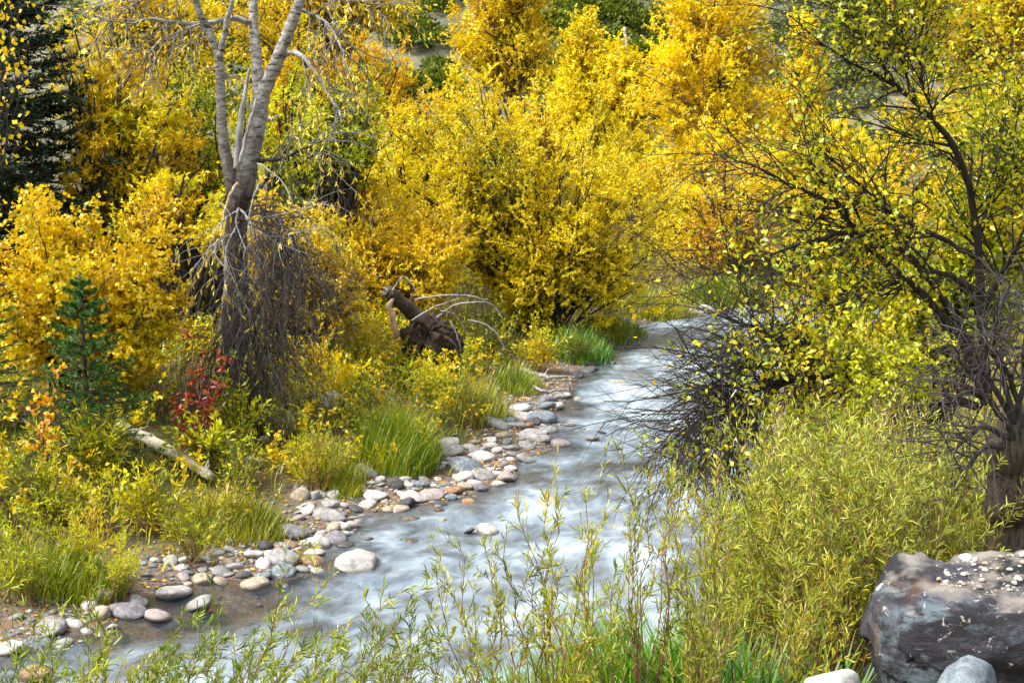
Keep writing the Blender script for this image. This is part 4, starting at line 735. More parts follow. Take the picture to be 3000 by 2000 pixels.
BIG = [ # px, py, width, height, colour, label, angular
 (1050, 1645, 115, 78, 'pale', 'large pale granite boulder with dark wet foot alone in the current', 1), (507, 1734, 90, 50, 'pale', 'rounded speckled pale boulder standing in the brown pool', 0),
 (410, 1757, 62, 36, 'grey', 'grey rounded stone left of the speckled boulder in the brown pool', 0), (372, 1785, 88, 64, 'purple', 'purple-grey angular rock sloping into the brown pool', 1),
 (300, 1792, 46, 48, 'tan', 'tan upright stone leaning on the purple-grey angular rock', 0), (308, 1745, 56, 50, 'pink', 'pinkish angular stone behind the purple-grey rock', 1),
 (265, 1770, 48, 46, 'pale', 'pale angular stone at the foot of the green herb clump', 1), (466, 1802, 74, 30, 'pink', 'flat pink-grey stone in the water right of the purple rock', 0),
 (585, 1772, 86, 24, 'grey', 'long low grey stone awash below the brown pool', 0), (592, 1700, 72, 22, 'tan', 'long flat tan stone at the head of the brown pool', 0),
 (652, 1704, 44, 24, 'tan', 'smooth tan stone at the right end of the flat tan stone', 0), (748, 1708, 84, 36, 'tan', 'pale tan angular slab where the pool meets the current', 1),
 (145, 1836, 92, 38, 'grey', 'broad grey rock in the lower left shore', 1), (220, 1822, 48, 28, 'pale', 'pale stone right of the broad grey rock in the lower left', 0),
 (111, 1885, 64, 20, 'blue', 'flat blue stone at the water near the left edge', 0), (25, 1898, 72, 30, 'pale', 'pale stone cut by the left edge at the waterline', 0),
 (105, 1972, 92, 46, 'rust', 'big tan-yellow stone in the bottom left corner behind willow leaves', 0), (838, 1628, 78, 50, 'grey', 'broad grey-white stone with smooth back beside the teal one', 0),
 (797, 1622, 54, 32, 'pale', 'cream rounded stone left of the broad grey-white one', 0), (745, 1620, 52, 28, 'white', 'whitish stone left of the cream rounded one', 0),
 (850, 1642, 38, 30, 'blue', 'small teal stone in front of the broad grey-white one', 0), (829, 1672, 66, 26, 'blue', 'flat blue-green stone at the edge of the current', 0),
 (769, 1685, 52, 24, 'blue', 'blue-grey stone in the shallows above the tan slab', 0), (716, 1681, 36, 22, 'dark', 'dark blue round stone in the shallows above the tan slab', 0),
 (942, 1586, 58, 42, 'white', 'white and green angular stone just left of the large granite boulder', 1), (918, 1618, 56, 24, 'pale', 'low speckled stone below the white angular one', 1),
 (975, 1577, 62, 34, 'purple', 'purple-grey stone right of the white angular one', 0), (921, 1643, 62, 20, 'rust', 'rust coloured flat stone left of the large granite boulder', 0),
 (846, 1556, 88, 42, 'purple', 'long grey stone under the trailing grass', 0), (965, 1506, 92, 46, 'grey', 'broad cracked grey rock at the shingle point', 1),
 (901, 1493, 44, 30, 'pale', 'pale stone left of the broad cracked rock', 0), (978, 1541, 44, 28, 'tan', 'cream stone in front of the broad cracked rock', 0),
 (833, 1530, 44, 24, 'dark', 'dark stone in the grass left of the shingle point', 0), (773, 1594, 42, 32, 'dark', 'dark upright grey stone at the grass edge', 0),
 (880, 1445, 50, 46, 'tan', 'tan boulder half in the grass up the shingle', 0), (921, 1449, 40, 28, 'grey', 'grey stone right of the tan boulder in the grass', 0),
 (1073, 1379, 64, 36, 'grey', 'round grey boulder at the foot of the bright grass', 0), (1207, 1364, 50, 28, 'pale', 'pale boulder under the right edge of the bright grass', 0),
 (1361, 1363, 80, 28, 'blue', 'long blue slate stone near the top of the shingle bar', 0), (1357, 1393, 58, 34, 'white', 'white boulder in the middle of the shingle bar', 0),
 (1417, 1389, 64, 36, 'grey', 'speckled grey boulder beside the pink one on the shingle bar', 0), (1483, 1395, 60, 36, 'pink', 'pinkish white boulder at the outer point of the shingle bar', 0),
 (1417, 1338, 70, 30, 'white', 'broad white stone above the speckled one on the shingle bar', 0), (1457, 1358, 36, 26, 'rust', 'rust brown stone above the pink boulder on the shingle bar', 0),
 (1329, 1434, 48, 22, 'rust', 'orange-tan stone at the water below the shingle bar', 0), (1363, 1421, 46, 26, 'tan', 'cream tan stone right of the orange one by the water', 0),
 (1406, 1427, 40, 28, 'purple', 'lilac-grey stone below the speckled boulder', 0), (1182, 1472, 52, 28, 'dark', 'near black stone on the lower shingle', 0),
 (1175, 1487, 48, 28, 'tan', 'tan-grey stone in front of the near black one', 0), (1160, 1412, 52, 38, 'dark', 'broken dark stone below the bright grass', 1),
 (1211, 1455, 62, 26, 'pale', 'pale grey rounded stone right of the near black one', 0), (1098, 1450, 58, 26, 'white', 'whitish stone on the lower shingle left of the near black one', 0),
 (1543, 1348, 58, 22, 'grey', 'grey stone out in the water above the pink boulder', 0), (1598, 1476, 62, 26, 'tan', 'tan stone in midstream behind the willow tips', 0),
 (1470, 1481, 38, 20, 'grey', 'grey stone of the midstream pair below the shingle bar', 0), (1494, 1475, 34, 26, 'pale', 'pale stone of the midstream pair below the shingle bar', 0),
 (1205, 1528, 58, 14, 'brown', 'brown stone awash below the lower shingle', 0), (1427, 1554, 58, 18, 'pale', 'pale flat stone awash in midstream', 0),
 (1376, 1554, 30, 16, 'dark', 'dark little stone left of the pale flat one in midstream', 0), (1641, 1300, 66, 36, 'pink', 'pinkish tan boulder in the water at the narrows', 0),
 (1575, 1280, 80, 24, 'pale', 'long pale flat stone behind the pinkish boulder at the narrows', 0), (1543, 1301, 46, 22, 'grey', 'grey stone left of the pinkish boulder at the narrows', 0),
 (1457, 1237, 68, 36, 'grey', 'large grey boulder beneath the tawny weeds', 0), (1511, 1244, 50, 26, 'grey', 'smooth grey stone right of the large grey boulder', 0),
 (1581, 1222, 76, 38, 'blue', 'large blue-grey boulder sloping into the water at the upper bar', 0), (1523, 1216, 58, 28, 'pale', 'pale stone between the two large upper boulders', 0),
 (1526, 1191, 56, 30, 'white', 'white domed stone at the top of the upper bar', 0), (1570, 1233, 46, 18, 'dark', 'dark teal stone in front of the blue-grey boulder', 0),
 (1598, 1189, 48, 18, 'blue', 'flat blue stone above the blue-grey boulder', 0), (1611, 1165, 44, 26, 'purple', 'dark purple stone beside the driftwood tip', 0),
 (1632, 1158, 44, 22, 'grey', 'grey stone behind the dark purple one', 0), (1316, 1294, 62, 40, 'pale', 'upper pale boulder at the right edge of the bright grass', 0),
 (1320, 1318, 60, 34, 'grey', 'lower grey boulder with dark foot at the right edge of the bright grass', 0), (1820, 1121, 38, 12, 'tan', 'lone tan stone awash in the upper stream', 0),
 (1688, 1098, 42, 24, 'dark', 'largest black rock at the bank below the bush', 1), (1722, 1086, 50, 14, 'dark', 'flat black rock in the shallows below the bush', 0),
 (1700, 1057, 36, 20, 'dark', 'black rock against the grassy foot of the birch bush', 1), (1870, 1014, 24, 20, 'dark', 'pointed black rock standing in the upper stream', 1),
 (2100, 915, 58, 30, 'dark', 'dark boulder on the far bank', 1), (2035, 921, 62, 22, 'pale', 'pale boulder at the left end of the far bank', 0), (2180, 906, 54, 26, 'grey', 'grey boulder on the far bank half behind twigs', 0),
 (970, 1168, 66, 56, 'pale', 'big pale boulder among weeds high on the left bank', 0), (1790, 1313, 42, 16, 'blue', 'blue-grey stone awash right of the narrows', 0)]
for px, py, w, h, m, lab, an in BIG: stone(px, py, w, h, m, lab, an)
SMALL = [(833, 1716, 32, 16, 'purple'), (538, 1690, 42, 16, 'pink'), (673, 1607, 38, 22, 'grey'), (684, 1584, 32, 16, 'blue'), (652, 1576, 32, 14, 'blue'), (594, 1667, 28, 18, 'grey'), (966, 1471, 52, 26, 'grey'), (1137, 1490, 32, 22, 'tan'), (1079, 1475, 48, 22, 'pale'),
         (1087, 1467, 38, 20, 'blue'), (1235, 1415, 42, 26, 'blue'), (1270, 1450, 62, 18, 'pink'), (1532, 1354, 28, 12, 'dark'), (1374, 1475, 42, 12, 'rust'), (1293, 1477, 38, 14, 'dark'), (1290, 1526, 30, 14, 'tan'), (1075, 1580, 34, 16, 'brown'), (1167, 1586, 22, 12, 'brown'), (1205, 1587, 40, 12, 'brown'),
         (1385, 1498, 42, 16, 'pink'), (1290, 1494, 36, 16, 'brown'), (1004, 1540, 38, 30, 'white'), (1010, 1597, 50, 22, 'dark'), (1393, 1292, 28, 18, 'tan'), (1436, 1288, 42, 20, 'white'), (1487, 1292, 28, 22, 'blue'), (1641, 1243, 24, 12, 'tan'), (1671, 1247, 32, 12, 'tan'), (1722, 1264, 30, 12, 'pale'), (1761, 1267, 30, 14, 'brown'),
         (1735, 1284, 32, 14, 'pink'), (1692, 1263, 20, 12, 'pale'), (1692, 1170, 24, 12, 'pale'), (1730, 1068, 38, 10, 'dark'), (1795, 1065, 24, 10, 'dark'), (1730, 1057, 30, 16, 'brown'), (2070, 900, 40, 22, 'pale'), (2140, 895, 40, 20, 'blue'), (2005, 927, 44, 16, 'pale')]
for px, py, w, h, m in SMALL:
    wet = 'awash at the edge of the stream'; stone(px, py, w, h, m, {'grey': 'small grey', 'blue': 'small blue-grey', 'pink': 'small pinkish', 'pale': 'small pale', 'tan': 'small tan', 'white': 'small white', 'rust': 'small rusty', 'brown': 'small brown', 'dark': 'small dark', 'purple': 'small mauve'}[m] + ' stone between larger stones on the left shore', group=f'small {m} stones on the left shore')
def scatter_stones():
    rng = np.random.default_rng(15); cols = ['grey', 'pale', 'blue', 'white', 'tan', 'pink', 'purple', 'dark', 'rust']; pr = [.25, .24, .1, .19, .06, .05, .05, .04, .02]; done = list(HERO); n = 0
    zones = [((1000, 1330, 1400, 1470), 60, 'on the lower shingle below the lime green grass'), ((1280, 1380, 1270, 1400), 10, 'at the right rim of the lime green grass'), ((1380, 1500, 1290, 1420), 34, 'round the white boulders of the shingle bar'), ((1440, 1620, 1180, 1300), 30, 'on the upper bar round the blue-grey boulder'), ((860, 1100, 1400, 1570), 40, 'on the shingle point round the cracked grey rock'),
             ((640, 960, 1560, 1690), 44, 'on the shore left of the large granite boulder'), ((420, 620, 1630, 1720), 16, 'at the head of the brown pool'), ((20, 330, 1790, 1900), 16, 'on the lower left shore by the grey rock'), ((700, 1060, 1150, 1420), 14, 'among the weeds high on the left bank'), ((1540, 1660, 1120, 1190), 8, 'beside the driftwood'), ((1990, 2200, 890, 925), 10, 'on the far bank at the bend')]
    for (x0, x1, y0, y1), c, where in zones:
        k = 0; tries = 0
        while k < c and tries < c * 30:
            tries += 1; px, py = x0 + (x1 - x0) * rng.random(), y0 + (y1 - y0) * rng.random(); p = gp(px, py); dl, dr, ins = shore_fast(p[None, 0], p[None, 1])
            if ins[0] and dl[0] > 0.25 or (not ins[0] and dl[0] > 1.9 and y0 > 1170): continue
            w = 15 + 36 * rng.random() ** 2.0; r = w * p[1] / F / 2
            if any((p[0] - a) ** 2 + (p[1] - b_) ** 2 < (0.75 * (r + c_)) ** 2 for a, b_, c_ in done): continue
            done.append((p[0], p[1], r)); m = cols[rng.choice(9, p=pr)]; k += 1
            stone(px, py, w, w * (0.4 + 0.25 * rng.random()), m, {'grey': 'grey cobble', 'pale': 'pale cobble', 'blue': 'blue-grey cobble', 'white': 'whitish cobble', 'tan': 'tan cobble', 'pink': 'pinkish cobble', 'purple': 'mauve cobble', 'dark': 'dark cobble', 'rust': 'rusty cobble'}[m] + ' ' + where, ang=float(rng.random() < .45), group=f'{m} cobbles ' + where, name='cobble', sub=2)
scatter_stones()
def pebbles():
    rng = np.random.default_rng(16); bases = [stone_mesh(s, 1, 0.0) for s in (1, 2, 3)]
    n = 6000; t = rng.random(n); L_ = resample(LEFT, 2000); i = rng.integers(0, 1999, n); nr = unit(np.stack([-(np.gradient(L_, axis=0))[:, 1], (np.gradient(L_, axis=0))[:, 0]], -1))[i]; off = rng.normal(0.35, 0.55, n)
    p = L_[i] + nr * off[:, None] + rng.normal(0, .05, (n, 2)); k = (p[:, 1] < 34) & (p[:, 1] > 9) & (np.abs(p[:, 0]) < 9); p = p[k]; z = terrain(p[:, 0], p[:, 1]); r = 0.012 + 0.032 * rng.random(len(p)) ** 2
    for m in ('grey', 'pale', 'tan', 'blue', 'pink'):
        mb = MB(); sel = rng.choice(5, len(p)) == ['grey', 'pale', 'tan', 'blue', 'pink'].index(m)
        for q, zz, rr in zip(p[sel], z[sel], r[sel]):
            v, f = bases[rng.integers(3)]; a = rng.random() * 6.28; c, s = math.cos(a), math.sin(a); w = v * np.array([rr, rr * .8, rr * .55]); mb.add(np.stack([w[:, 0] * c - w[:, 1] * s + q[0], w[:, 0] * s + w[:, 1] * c + q[1], w[:, 2] + zz + rr * .2], -1), [f])
        o = mb.obj('gravel', 'stone_' + m); o['kind'] = 'stuff'; o['label'] = f'{m} gravel along the stream edge'; o['category'] = 'gravel'
    # stones under the water
    n = 2600; L_ = np.column_stack([rng.uniform(-5, 9, n), rng.uniform(9, 33, n)]); dl, dr, ins = shore_fast(L_[:, 0], L_[:, 1]); p = L_[ins & (dl > 0.1)]; z = terrain(p[:, 0], p[:, 1])
    for m in ('brown', 'tan', 'pale', 'dark'):
        mb = MB(); sel = rng.choice(4, len(p), p=(.35, .3, .15, .2)) == ['brown', 'tan', 'pale', 'dark'].index(m)
        for q, zz in zip(p[sel], z[sel]):
            rr = 0.05 + 0.14 * rng.random() ** 2; v, f = bases[rng.integers(3)]; a = rng.random() * 6.28; c, s = math.cos(a), math.sin(a); w = v * np.array([rr, rr * .8, rr * .5]); mb.add(np.stack([w[:, 0] * c - w[:, 1] * s + q[0], w[:, 0] * s + w[:, 1] * c + q[1], np.minimum(w[:, 2] + zz + rr * .1, -0.02)], -1), [f])
        o = mb.obj('gravel', 'stone_' + m); o['kind'] = 'stuff'; o['label'] = f'{m} cobbles on the stream bed seen through the water'; o['category'] = 'gravel'
pebbles()

# ------------------------------------------------------------------ the slate boulder and the rocks round it
def slate():
    X0, X1, Y0, Y1, Z0, Z1 = 1.98, 3.7, 7.0, 7.74, 0.7, 1.99; c = np.array([(X0 + X1) / 2, (Y0 + Y1) / 2, (Z0 + Z1) / 2]); hw = np.array([(X1 - X0) / 2, (Y1 - Y0) / 2, (Z1 - Z0) / 2])
    bm = bmesh.new(); bmesh.ops.create_icosphere(bm, subdivisions=6, radius=1.0); v = np.array([x.co[:] for x in bm.verts]); f = np.array([[q.index for q in p.verts] for p in bm.faces]); bm.free()
    e = 9.0; v = v / ((np.abs(v) ** e).sum(-1) ** (1 / e))[:, None]; w = v * hw
    # tilted bedding: layers step in and out, split by dark seams
    s = w[:, 2] + 0.10 * w[:, 0] + 0.05 * fbm(w, 2.0, 3, 2); lay = np.floor(s / 0.17 + 0.8 * fbm(w, 1.4, 4, 2)); step = _hash(lay, lay * 0, lay * 0, 8) * 0.045; fr = np.abs(((s / 0.17 + 0.8 * fbm(w, 1.4, 4, 2)) % 1.0) - 0.5) * 2
    seam = -0.07 * sstep(0.76, 1.0, fr) * sstep(-0.3, 0.2, vnoise(w, 2.2, 14)); side = (np.abs(v[:, 2]) < 0.96); nrm = unit(v * np.abs(v) ** 5)
    disp = 0.06 * fbm(w, 1.6, 5, 3) + 0.03 * fbm(w, 5.0, 6, 4) + np.where(side, step + seam, 0.012 * fbm(w, 9, 12, 3)); w = w + nrm * disp[:, None]
    w[:, 2] += np.where(v[:, 2] > 0, 0.04 * w[:, 1] / hw[1] + 0.03 * w[:, 0], 0); k = w[:, 0] < -0.62; w[k, 2] -= 0.25 * (-(w[k, 0] + 0.62)) * (w[k, 2] > 0) * np.clip(w[k, 2] / hw[2], 0, 1)
    for n_, h_ in (((-0.75, -0.62, 0.25), 0.89), ((-0.2, -0.7, 0.68), 0.80), ((0.25, -0.96, 0.12), 0.43), ((-0.9, 0.3, 0.3), 0.93), ((-0.55, -0.8, -0.2), 0.66), ((0.1, -0.9, -0.45), 0.62)):     # broken faces
        n_ = unit(np.array(n_)); dd = w @ n_ + 0.02 * fbm(w, 6.0, 31, 3); kk = dd > h_; w[kk] -= (dd[kk] - h_)[:, None] * n_ * 0.85
    o = MB().add(w + c, [f]).obj('boulder', 'slate', origin=(c[0], c[1], Z0)); tag(o, 'big dark layered slate boulder in the lower right corner', 'boulder'); return w + c
SL = slate()
def rocks_round():
    for (px, py, Y, rx, ry, rz, m, lab, sd) in ((2830, 2010, 6.55, .20, .15, .15, 'blue', 'blue-grey angular rock in front of the slate boulder', 21), (2450, 2015, 6.9, .20, .14, .10, 'white', 'flat whitish rock left of the slate boulder', 23), (2930, 1450, 9.6, .12, .1, .12, 'blue', 'blue rock behind the dead trunk', 24)):
        p = at(px, py, Y); o = bpy.data.objects.new('rock', stone_data(sd, 3, 1.0, m)); COL.objects.link(o); o.location = p; o.scale = (rx, ry, rz); o.rotation_euler = (0.1, 0.15, 0.6); tag(o, lab, 'rock')
    # stones lying on the slate's flat top
    rng = np.random.default_rng(19); top = SL[(SL[:, 2] > 1.86)]
    spots = [(2830, 1642, 54, 'white', 'largest white stone lying on top of the slate boulder')] + [(2740 + 270 * rng.random(), 1640 + 75 * rng.random(), 5 + 24 * rng.random() ** 2.5, ['tan', 'tan', 'pink', 'pale', 'pale', 'white'][rng.integers(6)], None) for _ in range(130)]
    for px, py, w, m, lab in spots:
        p = gz(px, py, 2.0); k = np.argmin(((top[:, :2] - p[:2]) ** 2).sum(-1)); r = w * p[1] / F / 2
        if ((top[k, :2] - p[:2]) ** 2).sum() > 0.01: continue
        o = bpy.data.objects.new('rubble_stone', stone_data(20 + int(rng.integers(6)), 2, 1.0, m)); COL.objects.link(o); o.location = (p[0], p[1], top[k, 2] + r * .35); o.scale = (r, r * .8, r * .6); o.rotation_euler = (0, 0, rng.random() * 6)
        tag(o, lab or {'tan': 'tan', 'white': 'white', 'pink': 'pinkish', 'pale': 'pale grey', 'blue': 'bluish'}[m] + ' chip of rubble on top of the slate boulder', 'stone', None if lab else f'{m} rubble chips on the slate')
rocks_round()

# ------------------------------------------------------------------ willows: narrow leaved wands
def willow(label, base, tips, seed, leafm='leaf_willow', n1=9, L1=0.32, nl=7, ns=16, ls=0.085, lr=0.13, r0=0.0048, bark='twig_red', h=0.4, v=0.6, group=None, name='willow', cat='willow', t0=0.25, up=0.9, wob=0.06, twig=0):
    rng = np.random.default_rng(seed); th = thing(name, label, cat, base, group); T = np.asarray(tips); b = np.tile(base, (len(T), 1)) + rng.normal(0, 0.07, (len(T), 3)) * [1, 1, 0]
    P0 = stems_to(rng, b, T, 10, h, v, wob); R0 = (r0 * (0.7 + 0.6 * rng.random(len(T))))[:, None] * np.linspace(1, 0.25, 10)[None]
    P1, R1 = grow(rng, P0, R0, n1, t0, 0.97, L1, 0.55, 5, (0, 0, 0.05), 0.08, 0.45, 0.55, 0.0014)
    for i in range(len(T)): mb = MB(); tubes(mb, P0[i:i + 1], R0[i:i + 1], 5); mb.obj('wand', bark, th)
    mb = MB(); kq = [0, 2, 4]; tubes(mb, P1[:, kq], R1[:, kq], 3); mb.obj('side_shoots', bark, th); lf = MB()
    for Q, n, a in ((P1, nl, 0.05), (P0, ns, t0)):
        idx = np.repeat(np.arange(len(Q)), n); t = a + (1 - a) * rng.random(len(idx)); pos, tan = interp(Q, idx, t); d = unit(tan * up + 0.75 * unit(rng.normal(size=pos.shape)))
        leaves(lf, rng, pos, d, ls, lr * (1.2 if base[1] > 9.2 else 1), 'diamond' if base[1] > 9.2 else 'lance', 0.5 + 0.5 * fbm(pos, 2.0, seed, 2) + 0.8 * (rng.random(len(pos)) - .5), 0.3, 0.6)
    lf.obj('foliage', leafm, th); return th
def thicket():
    rng = np.random.default_rng(101)
    for i in range(34):
        u = (i + rng.random()) / 34; px = 2120 + 760 * ((i * 0.618) % 1.0); Y = 8.1 + 2.4 * rng.random(); b = ground_at((px + 40 - 1500) / F * Y, Y); lo = np.interp(px, (2100, 2300, 2600, 2880), (1330, 1170, 1190, 1290)) + (10.3 - Y) * 75
        tips = [at(px + rng.normal(30, 95), lo - 30 + 330 * rng.random() ** 1.3, Y + rng.normal(0, .3)) for _ in range(10)]
        where = 'at the stream edge of the right bank thicket' if px < 2330 else 'in the back of the thicket below the plum limbs' if Y > 9.4 else 'in the thicket middle left of the slate boulder' if px < 2600 else 'in the thicket just behind the slate boulder'
        willow('pale sandbar willow ' + where, b, tips, 200 + i, 'leaf_willow', 11, 0.34, 11, 20, 0.060, 0.10, group='sandbar willows ' + where)
thicket()
FRONT = [  # base px, Y, tips, label, material
 (120, 7.0, [(480, 1880), (640, 1720), (700, 1790), (330, 1830), (560, 1860), (420, 1910), (250, 1790)], 'feathery green willow wands leaning across the bottom left', 'leaf_willow_green'),
 (-60, 7.2, [(110, 1830), (200, 1880), (60, 1900), (270, 1920), (330, 1950), (100, 1690)], 'green willow in the bottom left corner', 'leaf_willow_green'),
 (480, 6.9, [(990, 1570), (860, 1740), (930, 1820), (800, 1870), (1060, 1800), (720, 1900), (640, 1860)], 'tall leaning willow whose tip reaches the granite boulder', 'leaf_willow_green'),
 (760, 6.6, [(1260, 1640), (1120, 1840), (1010, 1870), (1180, 1900), (960, 1910), (1290, 1780)], 'willow leaning right at the bottom left of centre', 'leaf_willow_green'),
 (380, 6.5, [(640, 1930), (520, 1950), (760, 1920), (850, 1950), (420, 1970), (300, 1970)], 'low willow filling the bottom edge left of centre', 'leaf_willow_green'),
 (1420, 7.0, [(1310, 1560), (1440, 1570), (1390, 1720), (1260, 1700), (1500, 1690)], 'willow with forked tips in the bottom middle of the stream view', 'leaf_willow'),
 (1620, 7.3, [(1540, 1410), (1660, 1380), (1690, 1470), (1600, 1530), (1800, 1370), (1760, 1560)], 'tall slender willow standing before the midstream tan stone', 'leaf_willow'),
 (1900, 7.6, [(1860, 1240), (1960, 1340), (2000, 1380), (1900, 1450), (1830, 1500)], 'tallest willow wand rising before the pale rapids', 'leaf_willow'),
 (2080, 7.9, [(2000, 1310), (2080, 1350), (2110, 1430), (1990, 1540), (2050, 1560), (2150, 1520)], 'willow at the left end of the right bank thicket', 'leaf_willow'),
 (1740, 6.9, [(1650, 1660), (1740, 1640), (1800, 1720), (1850, 1680), (1690, 1790)], 'short willow in front of the tall slender one', 'leaf_willow_green'),
 (2050, 7.2, [(2000, 1640), (2100, 1650), (2180, 1700), (1950, 1740), (2240, 1760), (2130, 1800)], 'willow above the bright green grass in the lower right', 'leaf_willow'),
 (1200, 6.7, [(1120, 1760), (1210, 1790), (1280, 1900), (1340, 1920), (1150, 1930)], 'thin willow at the bottom edge of the stream', 'leaf_willow'),
 (2380, 7.6, [(2300, 1640), (2420, 1620), (2500, 1660), (2360, 1740), (2250, 1800), (2480, 1780)], 'low willow against the left face of the slate boulder', 'leaf_willow')]
for i, (px, Y, tips, lab, m) in enumerate(FRONT):
    rng = np.random.default_rng(300 + i); b = ground_at((px - 1500) / F * Y, Y); T = [at(x + rng.normal(0, 22) * (j > 0), y + rng.normal(0, 22) * (j > 0) + 90 * j, Y + rng.normal(0, .2)) for x, y in tips for j in (0, 1)]; willow(lab, b, T, 320 + i, m, 10 if i < 5 else 7, 0.26 if i < 5 else 0.24, 10, 30, 0.056, 0.09, h=0.45, v=0.65, up=1.1)
# yellow willow and herb clumps on the left bank
def clump(label, px, py, w, h, seed, leafm, n=14, ls=0.08, lr=0.14, name='willow_clump', cat='shrub', bark='twig_red', nl=7, ns=12, dy=0.35, lean=0.0, **kw):
    rng = np.random.default_rng(seed); b = gp(px, py + h * 0.5); Y = b[1]; T = []
    for _ in range(n):
        a = rng.random() * 6.28; r = rng.random() ** 0.5; T.append(at(px + lean + w / 2 * r * math.cos(a), py + h * 0.5 - h * (0.45 + 0.55 * rng.random()) * (1.12 - 0.5 * r * r), Y + dy * r * math.sin(a)))
    return willow(label, b, T, seed, leafm, 6, 0.24, nl, ns, ls, lr, 0.005, bark, name=name, cat=cat, t0=0.15, **kw)
clump('bright yellow-green willow clump in front of the young spruce', 270, 1280, 260, 240, 401, 'leaf_willow_gold', 20, 0.10, 0.15, up=0.8)
clump('yellow willow clump on the left bank above the herbs', 150, 1400, 300, 260, 402, 'leaf_willow_gold', 22, 0.09, 0.14, up=0.8)
clump('golden willow clump right of the herbs on the left bank', 430, 1440, 260, 230, 403, 'leaf_willow_gold', 20, 0.09, 0.14, up=0.8)
clump('feathery golden herb clump in the middle of the left bank', 220, 1560, 340, 260, 404, 'leaf_willow_gold', 26, 0.055, 0.12, name='herb_clump', cat='plant', nl=12, ns=20)
clump('dark green feathery herb above the pinkish angular stone', 330, 1650, 220, 210, 405, 'leaf_olive', 20, 0.05, 0.12, name='herb_clump', cat='plant', nl=12, ns=20)
clump('olive herb clump at the left edge above the shore', 60, 1640, 220, 260, 406, 'leaf_olive', 22, 0.055, 0.12, name='herb_clump', cat='plant', nl=12, ns=20)
clump('yellowing herb clump trailing over the shingle', 560, 1560, 220, 170, 407, 'leaf_willow_gold', 18, 0.06, 0.12, name='herb_clump', cat='plant', nl=10, ns=16)
clump('tall dark-stemmed willow standing by the shingle', 720, 1390, 150, 290, 408, 'leaf_olive', 12, 0.06, 0.16, bark='bark_brown', nl=3, ns=5)
clump('yellow-green shrub growing at the foot of the old cottonwood', 700, 1180, 240, 240, 409, 'leaf_olive', 24, 0.06, 0.4, nl=6, ns=10)
clump('leafy green-yellow shrub between the red shrub and the log', 600, 1290, 240, 200, 410, 'leaf_olive', 22, 0.08, 0.3, nl=6, ns=9)
clump('sage coloured feathery herb right of the cottonwood foot', 820, 1210, 180, 190, 411, 'sage', 20, 0.05, 0.12, name='herb_clump', cat='plant', nl=12, ns=18)
clump('bright yellow leafy shrub beside the big pale boulder', 1010, 1105, 170, 120, 412, 'leaf_cotton', 18, 0.09, 0.36, nl=5, ns=8)
clump('yellow goldenrod clump left of the bright grass', 920, 1330, 260, 220, 413, 'leaf_willow_gold', 26, 0.06, 0.13, name='herb_clump', cat='plant', nl=9, ns=16)
clump('tawny weed clump above the large grey boulder', 1370, 1160, 180, 190, 414, 'leaf_willow_gold', 22, 0.06, 0.13, name='herb_clump', cat='plant', nl=6, ns=10)
clump('yellow weed clump below the uprooted stump', 1260, 1120, 170, 140, 415, 'leaf_willow_gold', 20, 0.07, 0.16, name='herb_clump', cat='plant', nl=7, ns=12)
clump('green and yellow shrub at the waterside left of the black rocks', 1590, 1000, 200, 180, 416, 'leaf_willow_gold', 24, 0.075, 0.3, nl=7, ns=10)
clump('amber leaved shrub left of the uprooted stump', 1060, 980, 190, 190, 417, 'leaf_birch', 22, 0.075, 0.35, nl=6, ns=9)
clump('olive shrub right of the uprooted stump under its branches', 1430, 960, 200, 200, 418, 'leaf_olive', 24, 0.07, 0.25, nl=7, ns=11)
clump('golden brush right of the cottonwood trunk above the herbs', 910, 1030, 200, 190, 419, 'leaf_birch', 22, 0.08, 0.28, nl=4, ns=7)
clump('low yellow herbs on the bank between log and shingle', 660, 1480, 200, 140, 420, 'leaf_willow_gold', 18, 0.05, 0.14, name='herb_clump', cat='plant', nl=9, ns=14)
clump('green herb clump at the bush foot by the water', 1690, 1000, 170, 130, 421, 'grass_lush', 22, 0.07, 0.12, name='herb_clump', cat='plant', nl=9, ns=14)

# red shrub, orange sapling: every leaf on its own
def leafy(name, label, base, tips, seed, m, n, ls, lr, bark, spread=0.07):
    rng = np.random.default_rng(seed); th = thing(name, label, 'shrub', base); T = np.array(tips); P = stems_to(rng, np.tile(base, (len(T), 1)), T, 10, 0.4, 0.6, 0.06); R = np.full(len(T), 0.006)[:, None] * np.linspace(1, .3, 10)[None]
    for i in range(len(T)): mb = MB(); tubes(mb, P[i:i + 1], R[i:i + 1], 5); mb.obj('stem', bark, th)
    P1, R1 = grow(rng, P, R, 7, 0.3, 1, 0.2, 0.8, 4, (0, 0, 0), 0.15, 0.3, 0.5, .0015); mb = MB(); tubes(mb, P1, R1, 3); mb.obj('twigs', bark, th); idx = rng.integers(0, len(P1), n); pos, tan = interp(P1, idx, rng.random(n)); d = unit(tan * .5 + unit(rng.normal(size=pos.shape)) + [0, 0, -.5]); leaf_objects(rng, th, pos, d, ls, lr, 'ovate', m, flat=0.15)
b = gp(590, 1370); leafy('red_shrub', 'crimson leaved shrub against the dark foot of the old cottonwood', b, [at(x, y, b[1] + dy) for x, y, dy in ((560, 950, .4), (600, 980, .4), (640, 1020, .4), (520, 1080, .2), (560, 1130, 0), (600, 1160, 0), (500, 1190, -.1), (540, 1230, -.2), (650, 1060, .4), (580, 1040, .3))], 501, 'leaf_red', 300, 0.08, 0.5, 'twig_red')
